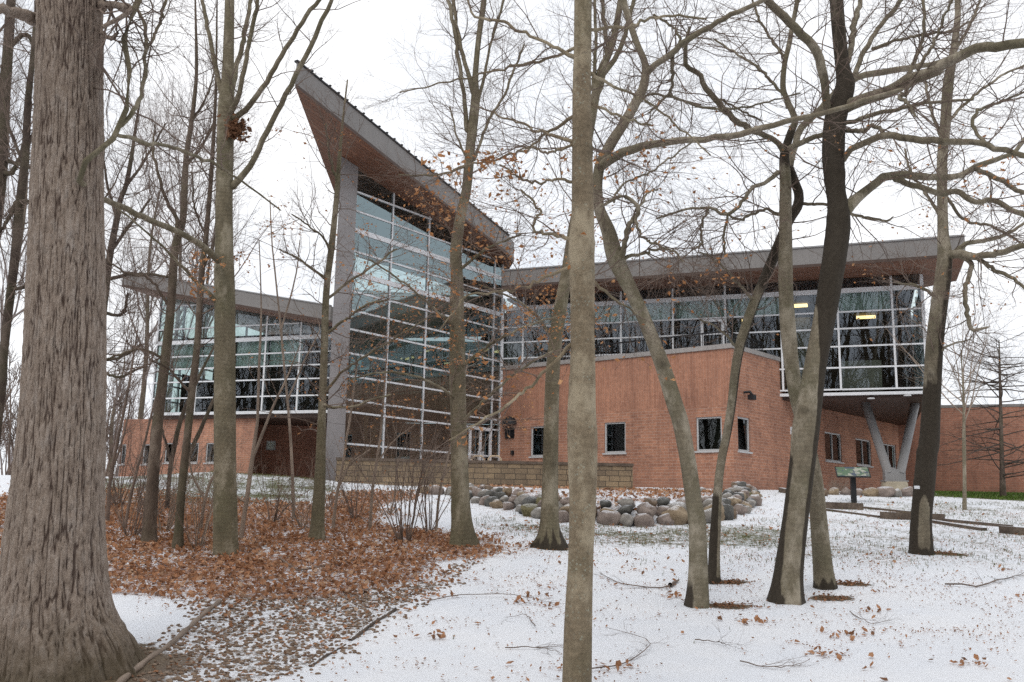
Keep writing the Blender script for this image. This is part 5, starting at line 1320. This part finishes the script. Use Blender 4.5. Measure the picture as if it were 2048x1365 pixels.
tree('dark_tree', 'dark trunk leaving the frame at the upper left corner, beyond the oak', G2, (-60, 1040),
     [(-62, 1045, 40), (-55, 900, 26), (-35, 700, 24), (-10, 450, 24), (2, 340, 24), (8, 200, 22), (14, 120, 20), (20, 30, 18), (28, -80, 14), (36, -220, 8)],
     [[(6, 345, 12), (24, 345, 10, -.1), (45, 300, 8, -.2), (62, 210, 6, -.3)], [(8, 230, 10), (-30, 150, 8, 0), (-60, 60, 6, 0)], [(16, 100, 11), (50, 70, 9, .1), (75, 100, 7, .2)], [(10, 320, 9), (40, 330, 8, -.2), (72, 338, 6, -.4)]],
     'dark', L=(2.0, .95, .45), twigs=(7, 6, 5), tw_from=.4, trunk_twig=.9, seed=15, up=.06)
tree('dark_tree', 'dark spreading tree showing just right of the oak trunk', G2, (196, 1020),
     [(192, 1025, 28), (195, 900, 20), (200, 700, 17), (206, 620, 16), (211, 585, 14), (220, 510, 13), (233, 443, 12), (241, 400, 10), (252, 371, 9), (262, 320, 8), (268, 280, 6), (280, 200, 4), (290, 130, 3)],
     [[(212, 560, 8), (270, 548, 7, -.1), (340, 555, 5, -.3)], [(208, 627, 7), (245, 628, 6, -.2), (255, 590, 5, -.3)], [(206, 720, 7), (240, 715, 6, -.2), (280, 690, 4, -.4)], [(224, 500, 7), (260, 450, 6, .2), (300, 400, 4, .4)], [(235, 440, 7), (215, 370, 5, .2), (205, 300, 4, .3)], [(205, 745, 6), (240, 755, 5, -.2), (270, 740, 3, -.3)], [(250, 375, 6), (290, 320, 5, .1), (330, 250, 3, .3)]],
     'dark', L=(1.9, .9, .45), twigs=(8, 7, 5), tw_from=.3, trunk_twig=.9, seed=16, up=.12, flat=.2)
# ---- saplings
def sapling(label, base, path, limbs, seed, mat='twig_pale', L=(.9, .5, .25), tw=(4, 4, 4), name='sapling', grp='thin saplings in the leaf litter', leaves=0, up=.1):
    rng = np.random.default_rng(seed); P0 = gp(*base); D = P0[1]
    root = thing(name, tuple(P0), label, 'sapling', grp)
    LP, LR = [], []
    for j, pth in enumerate([path] + list(limbs)):
        p, q = limb_pts(pth, D, 14, .02, seed + j)
        if j == 0: p[0, 2] -= .1
        v, f = tubes(p[None], q[None], 7); link('trunk' if j == 0 else 'limb', np_mesh('trunk' if j == 0 else 'limb', v, f, True, {'wet': np.zeros(len(v))}), M[mat], root); LP.append(p); LR.append(q)
    A1, R1 = grow(np.array(LP), np.array(LR), tw[0], L[0], .8, .25, 1, 8, .14, up, .006, .6, .1, rng); A2, R2 = grow(A1, R1, tw[1], L[1], .75, .2, 1, 6, .2, up, .003, .65, .1, rng); A3, R3 = grow(A2, R2, tw[2], L[2], .7, .2, 1, 4, .2, 0, .002, .7, 0, rng)
    Vs, Fs, o = [], [], 0
    for (a, b, kk_) in ((A1, R1, 4), (A2, R2, 3), (A3, R3, 3)):
        v, f = tubes(a, b, kk_); Vs.append(v); Fs.append(f + o); o += len(v)
    link('crown', np_mesh('crown', np.concatenate(Vs), np.concatenate(Fs)), M[mat], root)
    if leaves:
        C = A2[:, 2:].reshape(-1, 3); ch = rng.choice(len(C), min(leaves, len(C)), replace=False); v, f, sh = leafquads(C[ch], .055, rng); link('leaves', np_mesh('leaves', v, f, False, {'shade': sh}), M['beech_leaf'], root)
    return root
sapling('pale forked sapling just right of the straight smooth beech', (480, 1080), [(480, 1083, 10), (493, 1000, 9), (504, 915, 9), (514, 843, 6), (520, 700, 5), (522, 600, 3), (518, 480, 2)], [[(505, 915, 8), (512, 900, 7), (543, 822, 5), (571, 762, 4), (600, 690, 2)], [(493, 1005, 6), (470, 990, 4), (462, 960, 3)]], 101)
sapling('dark pole leaning right between the pair of slender trunks', (338, 1020), [(334, 1025, 9), (340, 940, 9), (352, 880, 10), (362, 840, 9), (390, 770, 7), (430, 690, 4)], [[(342, 930, 7), (330, 880, 5), (310, 820, 4)]], 102, 'dark', tw=(3, 3, 3))
sapling('dark pole leaning right against the second slender trunk', (372, 1010), [(362, 1015, 9), (372, 935, 9), (385, 895, 9), (407, 845, 8), (440, 770, 5)], [], 103, 'dark', tw=(3, 3, 3))
sapling('thin pole beside the oak showing before the brick corner', (215, 1045), [(214, 1048, 9), (222, 950, 7), (240, 860, 6), (258, 770, 5), (275, 660, 3)], [[(224, 940, 5), (245, 880, 4), (262, 800, 3)]], 104, 'twig')
sapling('thin pole leaning right in the thicket left of the slender pair', (252, 1060), [(248, 1064, 7), (262, 990, 6), (285, 900, 5), (310, 800, 4), (325, 720, 2)], [], 105, 'twig')
sapling('slim sapling with few leaves right of the forked beech', (668, 1060), [(666, 1064, 8), (672, 1000, 6), (690, 900, 5), (705, 800, 4), (715, 720, 3)], [[(675, 980, 5), (700, 930, 4), (740, 900, 3)]], 106, leaves=30)
sapling('thin whip sapling before the tower glass, left of the shrub', (742, 1060), [(740, 1064, 7), (745, 980, 6), (760, 880, 5), (768, 780, 4), (775, 690, 2)], [[(750, 930, 4), (790, 880, 3), (830, 850, 2)]], 107, leaves=40)
sapling('thin pale whip rising beside the root flared beech', (872, 1062), [(872, 1065, 6), (880, 980, 5), (905, 880, 4), (925, 780, 3), (940, 700, 2)], [[(880, 960, 4), (910, 930, 3), (950, 915, 2)]], 108, leaves=50)
sapling('pale whip tree left of the tower, arching at its top', (590, 1040), [(588, 1044, 7), (584, 930, 6), (575, 800, 5), (560, 640, 4), (545, 500, 3), (540, 400, 2)], [[(575, 800, 4), (610, 720, 3), (640, 660, 2)], [(562, 660, 4), (590, 560, 3), (600, 480, 2)]], 109, L=(1.2, .6, .3), tw=(5, 5, 4), leaves=30)
sapling('bent sapling in the thicket below the left wing windows', (405, 1060), [(400, 1063, 7), (412, 990, 6), (440, 930, 5), (470, 890, 3)], [[(410, 1000, 5), (385, 950, 4), (375, 900, 3)]], 110)
# ---- shrubs
def shrub(label, base, h, n, seed, mat='twig', spread=.5, name='shrub', grp='bare shrubs in the leaf litter', cat='shrub', fine=(4, 4), lean=0., leaves=0):
    n = int(n * 1.5)
    rng = np.random.default_rng(seed); P0 = gp(*base); s_ = scale_at(P0); H = h * s_
    a = rng.uniform(0, 6.28, n); tilt = rng.uniform(.05, spread, n)
    d = np.stack([np.cos(a) * np.sin(tilt) + lean, np.sin(a) * np.sin(tilt), np.cos(tilt)], 1)
    st = np.empty((n, 10, 3)); st[:, 0] = P0 + np.c_[np.cos(a) * .06, np.sin(a) * .06, np.full(n, -.06)]
    Hn = H * rng.uniform(.6, 1.05, n)
    for k in range(1, 10):
        d = unit(d + rng.normal(size=(n, 3)) * .09); st[:, k] = st[:, k - 1] + d * (Hn / 9)[:, None]
    R0 = np.outer(rng.uniform(.005, .010, n) * min(1.4, max(.5, H / 1.5)), np.linspace(1, .25, 10))
    root = thing(name, tuple(P0), label, cat, grp)
    v, f = tubes(st, R0, 5); link('stems', np_mesh('stems', v, f, True, {'wet': np.zeros(len(v))}), M[mat], root)
    A1, R1 = grow(st, R0, fine[0], H * .32, .6, .3, 1, 7, .15, .05, .004, .7, .0, rng); A2, R2 = grow(A1, R1, fine[1], H * .16, .65, .2, 1, 5, .2, .02, .0025, .7, .0, rng)
    v1, f1 = tubes(A1, R1, 3); v2, f2 = tubes(A2, R2, 3)
    link('crown', np_mesh('crown', np.concatenate([v1, v2]), np.concatenate([f1, f2 + len(v1)])), M[mat], root)
    if leaves:
        C = A2[:, 2:].reshape(-1, 3); ch = rng.choice(len(C), min(leaves, len(C)), replace=False); v, f, sh = leafquads(C[ch], .05, rng); link('leaves', np_mesh('leaves', v, f, False, {'shade': sh}), M['beech_leaf'], root)
    return root
shrub('dark many stemmed shrub left of the root flared beech, over snow', (810, 1085), 330, 11, 201, 'twig', .55, leaves=45)
shrub('broad bare shrub below the forked beech', (610, 1060), 150, 12, 202, 'twig_pale', .8)
shrub('bare shrub with arching pale stems right of the slender pair', (395, 1095), 240, 10, 203, 'twig_pale', .7)
shrub('bare brown shrub close behind the oak', (262, 1075), 220, 14, 204, 'twig', .6)
shrub('tangled bare shrub between the slender pair', (330, 1062), 200, 14, 205, 'twig_pale', .7)
shrub('low twiggy shrub between the straight beech and the forked beech', (545, 1045), 160, 12, 206, 'twig', .7)
shrub('low twiggy shrub at the foot of the grey column', (712, 1040), 150, 12, 207, 'twig', .7, leaves=14)
shrub('sparse shrub in front of the block wall', (775, 1030), 170, 9, 208, 'twig_pale', .7, leaves=20)
shrub('small bare shrub right of the dark many stemmed shrub', (855, 1062), 220, 8, 209, 'twig', .45, leaves=20)
shrub('bare shrub far left behind the oak base', (235, 1010), 170, 14, 210, 'twig', .7)
shrub('bare bushy shrub below the left wing windows', (440, 1010), 120, 14, 211, 'twig_pale', .8)
shrub('wispy shrub at the column foot, behind the forked beech', (655, 1020), 130, 12, 212, 'twig', .8)
shrub('tall wispy shrub left of the dark leaning pole', (295, 1040), 260, 10, 213, 'twig', .45)
shrub('grey dried plant at the foot of the brick front wall', (1312, 968), 36, 26, 220, 'twig_pale', .9, 'dry_plant', 'dried plants along the brick walls', 'plant')
shrub('tall brown withered plant against the brick front wall', (1274, 970), 88, 12, 221, 'litter_twig' if 'litter_twig' in M else 'twig', .5, 'dry_plant', 'dried plants along the brick walls', 'plant', leaves=60)
shrub('grey dried bush behind the information panel', (1678, 983), 36, 40, 222, 'twig_pale', 1.0, 'dry_plant', 'dried plants along the brick walls', 'plant')
shrub('brown climbing plant against the brick side wall', (1572, 975), 60, 12, 223, 'twig', .6, 'dry_plant', 'dried plants along the brick walls', 'plant', leaves=20)
# ---- young trees on the lawn
def young(label, base, path, n, L, seed, horiz, y_from, mat='twig', rr=.012):
    rng = np.random.default_rng(seed); P0 = gp(*base); D = P0[1]; root = thing('young_tree', tuple(P0), label, 'tree', 'small trees on the lawn')
    p, q = limb_pts(path, D, 30); p[0, 2] -= .1
    v, f = tubes(p[None], q[None], 9); link('trunk', np_mesh('trunk', v, f, True, {'wet': np.zeros(len(v))}), M['dark' if horiz else 'grey'], root)
    A1, R1 = grow(p[None], q[None], n, L, 1.45 if horiz else .62, y_from, .98, 9, .07, .0 if horiz else .06, rr, .6, .0, rng); A2, R2 = grow(A1, R1, 7, L * .4, .6, .15, 1, 6, .15, .02, .005, .6, .3, rng); A3, R3 = grow(A2, R2, 4, L * .18, .6, .2, 1, 4, .15, .0, .003, .7, .2, rng)
    Vs, Fs, o = [], [], 0
    for (a, b, kk_) in ((A1, R1, 5), (A2, R2, 3), (A3, R3, 3)):
        v, f = tubes(a, b, kk_); Vs.append(v); Fs.append(f + o); o += len(v)
    link('crown', np_mesh('crown', np.concatenate(Vs), np.concatenate(Fs)), M[mat], root); return root
young('small vase shaped young tree on the snowy lawn before the low brick building', (1929, 1020), [(1929, 1022, 9), (1929, 960, 7), (1928, 885, 7), (1927, 800, 4), (1922, 700, 2)], 16, 3.6, 301, False, .5, 'twig_pale', .02)
young('small dark conifer like tree with level twigs against the low brick wall', (2006, 995), [(2006, 989, 13), (2004, 930, 9), (2002, 850, 7), (2000, 760, 5), (1998, 680, 2)], 80, 2.6, 302, True, .10, 'dark_twig', .022)
# ---- far trees beyond the left wing
def far_tree(label, px, D, ytop, seed, spread=.5):
    rng = np.random.default_rng(seed); b = P2(px, D); z0 = float(g_base(b[0], b[1])); top = at_y(px, ytop, D)[2]; H = top - z0
    root = thing('bare_tree', (b[0], b[1], z0), label, 'tree', 'far bare trees beyond the left wing')
    p = np.array([[b[0] + .4 * math.sin(k * .5 + seed) * k / 13, b[1], z0 - .2 + H * .8 * k / 13] for k in range(14)]); q = np.linspace(.22, .05, 14)
    v, f = tubes(p[None], q[None], 8); link('trunk', np_mesh('trunk', v, f, True, {'wet': np.zeros(len(v))}), M['brown'], root)
    A0, R0 = grow(p[None], q[None], 16, H * .42, .5, .3, 1, 9, .08, .10, .08, .55, 0, rng, .2, .012)
    A1, R1 = grow(A0, R0, 6, H * .2, .5, .15, 1, 7, .12, .10, .035, .55, 0, rng, .3, .010); A2, R2 = grow(A1, R1, 6, H * .1, .55, .1, 1, 5, .15, .08, .016, .6, 0, rng, .4, .007)
    Vs, Fs, o = [], [], 0
    for (a, b_, kk_) in ((A0, R0, 5), (A1, R1, 3), (A2, R2, 3)):
        v, f = tubes(a, b_, kk_); Vs.append(v); Fs.append(f + o); o += len(v)
    link('crown', np_mesh('crown', np.concatenate(Vs), np.concatenate(Fs)), M['twig_far'], root)
for a in (('tallest far bare tree above the roof of the left wing', 318, 64, 135, 401), ('far bare tree beside the tallest one, nearer the oak', 262, 60, 230, 402), ('far bare tree beyond the roof, between the slender pair and the straight beech', 385, 66, 215, 403), ('far bare tree low at the left corner of the brick base', 212, 75, 640, 404), ('far bare tree at the far left edge beyond the dark trunks', -30, 58, 150, 405)):
    far_tree(*a)
# ---- far wood: one mass
def wood(name, label, spans, mat, seed, zt, nst):
    rng = np.random.default_rng(seed); st = []
    for (x0, y0, x1, y1) in spans:
        n = nst; t = rng.uniform(0, 1, n); bx = x0 + (x1 - x0) * t + rng.normal(size=n) * 2.5; by = y0 + (y1 - y0) * t + rng.normal(size=n) * 3
        H = rng.uniform(.55, 1.1, n) * zt; k = 8; d = unit(np.c_[rng.normal(size=n) * .12, rng.normal(size=n) * .12, np.ones(n)])
        P = np.empty((n, k, 3)); P[:, 0] = np.c_[bx, by, g_base(bx, by) - .2]
        for j in range(1, k):
            d = unit(d + rng.normal(size=(n, 3)) * .08); P[:, j] = P[:, j - 1] + d * (H / (k - 1))[:, None]
        st.append(P)
    P = np.concatenate(st); R0 = np.outer(rng.uniform(.06, .2, len(P)) * zt / 12, np.linspace(1, .2, 8))
    A1, R1 = grow(P, R0, 9, zt * .3, .6, .25, 1, 6, .12, .08, .06, .5, 0, rng, .3, .02); A2, R2 = grow(A1, R1, 8, zt * .13, .6, .1, 1, 5, .15, .05, .03, .6, 0, rng, .4, .014)
    Vs, Fs, o = [], [], 0
    for (a, b_, kk_) in ((P, R0, 5), (A1, R1, 3), (A2, R2, 3)):
        v, f = tubes(a, b_, kk_); Vs.append(v); Fs.append(f + o); o += len(v)
    tag(link(name, np_mesh(name, np.concatenate(Vs), np.concatenate(Fs), True, {'wet': np.zeros(o)}), M[mat]), label, 'wood', None, 'stuff')
wood('far_wood', 'hazy far wood of bare trees at the left beyond the brick base', [(-75, 95, -12, 100), (-60, 80, -22, 84)], 'twig_far', 501, 9, 60)
wood('brushwood', 'dark brushwood thicket at the far left edge', [(-36, 50, -22, 48)], 'twig', 502, 6, 70)
wood('wood_behind', 'bare wood on the near side of the clearing, seen mirrored in the glazing', [(-45, -14, 40, -12), (-60, -30, 50, -28), (-64, -25, -56, 30)], 'dark', 503, 25, 110)

# ---- squirrel nest in B
def nest():
    P = at_y(473, 258, TREES['beech_tree2'][2] - .18); rng = np.random.default_rng(9)
    C = P + rng.normal(size=(260, 3)) * np.array([.075, .07, .085]); v, f, sh = leafquads(C, .11, rng, .2)
    tag(link('leaf_nest', np_mesh('leaf_nest', v, f, False, {'shade': sh * .18}), M['litter']), 'ragged ball of dead leaves caught high in the straight beech', 'nest')
nest()

# ================================================================== LITTER, GRASS, PEBBLES, STICKS
def scatter(n, box, dens, seed):
    rng = np.random.default_rng(seed); x = rng.uniform(box[0], box[1], n * 1); y = rng.uniform(box[2], box[3], n)
    keep = rng.uniform(0, 1, n) < dens(x, y); x, y = x[keep], y[keep]
    return np.c_[x, y, gz(x, y)], rng
def flat_leaves(C, size, rng, lift=.5, wide=.42):
    N = len(C); a = rng.uniform(0, 6.28, N); tl = rng.normal(0, lift, N)
    d = np.c_[np.cos(a) * np.cos(tl), np.sin(a) * np.cos(tl), np.sin(tl)]; s_ = unit(np.cross(d, np.c_[rng.normal(0, .35, (N, 2)), np.ones(N)])); up = np.cross(s_, d)
    up *= np.sign(up[:, 2:3] + 1e-9)
    L_ = size * rng.uniform(.5, 1.3, N)[:, None]; W = L_ * wide * rng.uniform(.7, 1.2, (N, 1)); c1 = up * L_ * rng.uniform(.0, .3, (N, 1)); c2 = up * L_ * rng.uniform(0., .35, (N, 1))
    o = C + np.c_[np.zeros((N, 2)), np.abs(np.sin(tl)) * L_[:, 0] * .4 + .012]
    m_ = o; tip_ = o + d * L_ * .55 + c1; bas = o - d * L_ * .5 + c2 * .4
    l1 = o + s_ * W + d * L_ * .15 + c2; l2 = o + s_ * W * .75 - d * L_ * .25 + c1; r1 = o - s_ * W + d * L_ * .12 + c1; r2 = o - s_ * W * .8 - d * L_ * .22 + c2
    V = np.stack([m_, tip_, l1, l2, bas, r2, r1], 1).reshape(-1, 3); i = np.arange(N)[:, None] * 7
    F_ = np.concatenate([i + [0, 1, 2, 3], i + [0, 3, 4, 5], i + [0, 5, 6, 1]], 0)
    return V, F_, np.repeat(rng.beta(1.4, 1.5, N), 7)
def litter():
    Vs, Fs, Sh, o = [], [], [], 0
    def add(C, size, rng, lift, wide=.42, k=1.):
        nonlocal o
        v, f, s_ = flat_leaves(C, size, rng, lift, wide); s_ = s_ * k; Vs.append(v); Fs.append(f + o); Sh.append(s_); o += len(v)
    C, rng = scatter(120000, (-13, 3, 7.5, 30), lambda x, y: (lambda k: k['leaf'] * .74 * (1 - .8 * k['grav']))(masks(x, y)), 71); add(C, .066, rng, .6)
    C, rng = scatter(26000, (-8, 2, 6.5, 14), lambda x, y: (lambda k: k['grav'] * .30 * sst(6.5, 11.5, y + .25 * x))(masks(x, y)), 72); add(C, .045, rng, .4, .4, .8)
    # clustered leaves on the snow
    def snowd(x, y):
        k = masks(x, y); c = fbm(x * .9, y * .9, 2., 3, 55)
        return np.clip((c - .50) * 1.6, .012, .5) * (1 - k['leaf'])
    C, rng = scatter(7000, (-6, 14, 4.2, 20), snowd, 73); add(C, .06, rng, .5, .36, .8)
    C, rng = scatter(150000, (-6, 16, 4.2, 24), lambda x, y: np.clip((fbm(x * 1.3, y * 1.3, 9., 3, 56) - .42) * 1.4, .02, .6) * (1 - masks(x, y)['leaf']), 74); add(C, .027, rng, .45, .3, .6)
    C, rng = scatter(5200, (-3.5, 8.5, 18.5, 29), lambda x, y: masks(x, y)['bed'] * (.3 + .7 * (fbm(x, y, 4., 2, 57) > .48)), 75); add(C, .10, rng, .45)
    C, rng = scatter(6000, (-14, 12, 15, 30), lambda x, y: np.clip(.08 + masks(x, y)['g1'] * .5, 0, 1), 76); add(C, .07, rng, .4)
    for (cx, cy, rx, ry) in BARE:
        n = 130; C = np.c_[RNG.normal(cx, rx * .5, n), RNG.normal(cy, ry * .6, n)]; C = np.c_[C, gz(C[:, 0], C[:, 1])]; add(C, .04, np.random.default_rng(int(cx * 10) + 99), .4, .3, .38)
    for (px, py) in ((865, 1192), (870, 1190), (1120, 1090), (1650, 1310), (880, 1278), (1085, 1195), (1040, 1205), (1350, 1195), (1230, 1340), (1100, 1215), (700, 1150), (1950, 1330), (1735, 1225), (1510, 1245), (1690, 1275)):
        P = gp(px, py); n = 16; C = np.c_[RNG.normal(P[0], .12, n), RNG.normal(P[1], .10, n)]; C = np.c_[C, gz(C[:, 0], C[:, 1])]; add(C, .062, np.random.default_rng(px), .6, .34, .75)
    me = np_mesh('leaf_litter', np.concatenate(Vs), np.concatenate(Fs), False, {'shade': np.concatenate(Sh)})
    tag(link('leaf_litter', me, M['litter']), 'brown fallen leaves carpeting the ground and scattered over the snow', 'leaves', None, 'stuff')
litter()
def pebbles():
    C, rng = scatter(32000, (-8, 2, 5.5, 14), lambda x, y: (lambda k: k['grav'] * .75)(masks(x, y)), 81)
    bm = bmesh.new(); bmesh.ops.create_icosphere(bm, subdivisions=2, radius=1.); co = np.array([v.co for v in bm.verts]); fa = np.array([[v.index for v in f.verts] for f in bm.faces]); bm.free()
    N = len(C); s_ = np.c_[rng.uniform(.010, .030, N), rng.uniform(.010, .024, N), rng.uniform(.008, .016, N)]
    a = rng.uniform(0, 6.28, N); v = co[None] * s_[:, None]; ca, sa = np.cos(a)[:, None], np.sin(a)[:, None]
    x = v[..., 0] * ca - v[..., 1] * sa; y = v[..., 0] * sa + v[..., 1] * ca
    V = np.stack([x, y, v[..., 2]], -1) + C[:, None] + np.array([0, 0, .004])
    F_ = (fa[None] + (np.arange(N) * len(co))[:, None, None]).reshape(-1, 3)
    tag(link('gravel', np_mesh('gravel', V.reshape(-1, 3), F_, True, {'shade': np.repeat(rng.uniform(0, 1, N), len(co))}), M['pebble']), 'rounded river pebbles of the snow dusted path', 'gravel', None, 'stuff')
pebbles()
def grass(name, label, n, box, dens, h, wd, mat, seed):
    C, rng = scatter(n, box, dens, seed); N = len(C); a = rng.uniform(0, 6.28, N); H = h * rng.uniform(.4, 1.2, N); d = np.c_[np.cos(a), np.sin(a)]
    ln = rng.uniform(.2, 1.2, N)[:, None] * H[:, None]; s_ = np.c_[-d[:, 1], d[:, 0], np.zeros(N)] * wd
    top = C + np.c_[d * ln, H]; mid = C + np.c_[d * ln * .35, H * .65]
    V = np.stack([C - s_, C + s_, mid + s_ * .7, mid - s_ * .7, top], 1).reshape(-1, 3); i = np.arange(N)[:, None] * 5
    F_ = np.concatenate([i + [0, 1, 2, 3], i + [3, 2, 4, 4]], 0)
    # last column would repeat a vertex: keep two quads by splitting the tip
    V = np.stack([C - s_, C + s_, mid + s_ * .7, mid - s_ * .7, top + s_ * .15, top - s_ * .15], 1).reshape(-1, 3); i = np.arange(N)[:, None] * 6
    F_ = np.concatenate([i + [0, 1, 2, 3], i + [3, 2, 4, 5]], 0)
    tag(link(name, np_mesh(name, V, F_, False, {'shade': np.repeat(rng.uniform(0, 1, N), 6)}), M[mat]), label, 'grass', None, 'stuff')
grass('grass', 'short winter grass poking through the thin snow', 110000, (-9, 15, 9, 30), lambda x, y: (lambda k: np.clip(k['g1'] * .8 + k['rg'] * .3 + k['fr'] * .4 + k['mound'] * .8 + .10, 0, 1) * (1 - k['leaf'] * (1 - k['mound'])) * (fbm(x * 2.2, y * 2.2, 1., 3, 33) > .47) * (.04 + .96 * sst(12, 16, y)))(masks(x, y)), .055, .005, 'grass', 91)
grass('lawn', 'strip of green lawn before the low brick building', 60000, (10, 26, 24, 42), lambda x, y: masks(x, y)['lawn'] * .95, .08, .012, 'lawn', 92)
def stick(pts, r, label, seed, tw=5):
    P = np.array([gp(*p) for p in pts]); P[:, 2] += .015; P = along_smooth(P, 12); rng = np.random.default_rng(seed)
    P[:, 2] += np.abs(vnoise(np.arange(12) * .8, seed, 0) - .4) * .05
    R0 = np.linspace(r, r * .3, 12); A1, R1 = grow(P[None], R0[None], tw, .4, .6, .2, 1, 7, .2, 0., .004, .6, .85, rng); A1[..., 2] = np.maximum(A1[..., 2], gz(A1[..., 0], A1[..., 1]) + .006)
    A2, R2 = grow(A1, R1, 3, .2, .6, .2, 1, 5, .2, 0, .002, .7, .85, rng); A2[..., 2] = np.maximum(A2[..., 2], gz(A2[..., 0], A2[..., 1]) + .004)
    Vs, Fs, o = [], [], 0
    for (a, b_, kk_) in ((P[None], R0[None], 6), (A1, R1, 3), (A2, R2, 3)):
        v, f = tubes(a, b_, kk_); Vs.append(v); Fs.append(f + o); o += len(v)
    tag(link('fallen_stick', np_mesh('fallen_stick', np.concatenate(Vs), np.concatenate(Fs)), M['twig']), label, 'stick', 'fallen sticks on the snow')
stick([(1355, 1165), (1330, 1178), (1250, 1172), (1200, 1150)], .012, 'longest fallen stick lying left of the pale curving trunk', 1)
stick([(1340, 1176), (1358, 1164)], .028, 'short thick broken branch end left of the pale curving trunk', 2, 0)
stick([(1890, 1172), (1950, 1176), (1985, 1168), (2050, 1150)], .012, 'forked dark stick on the open snow near the frame edge', 3, 7)
stick([(1070, 1258), (1050, 1235), (1010, 1240)], .006, 'thin curved twig left of the nearest trunk', 4, 2)
stick([(1180, 1345), (1250, 1330), (1300, 1290), (1210, 1260)], .006, 'thin branching twig right of the foot of the nearest trunk', 5, 8)
stick([(1010, 1300), (1070, 1300), (1120, 1310)], .006, 'branching twig just left of the foot of the nearest trunk', 6, 8)
stick([(1700, 1228), (1740, 1250), (1780, 1245)], .006, 'small branching twig on the snow before the big streaked trunk', 7, 6)
stick([(1390, 1285), (1440, 1290), (1460, 1300)], .006, 'small twig lying below the pale curving trunk', 8, 5)
stick([(855, 1205), (940, 1195), (1040, 1197), (1105, 1210)], .006, 'long thin twig strung with leaves left of the nearest trunk', 9, 6)
stick([(560, 1120), (600, 1145), (680, 1130), (720, 1122)], .02, 'dark rotting branch in the leaf litter below the forked beech', 10, 2)
stick([(1480, 1330), (1560, 1340), (1620, 1325)], .006, 'thin twig low on the open snow beneath the big streaked trunk', 11, 5)
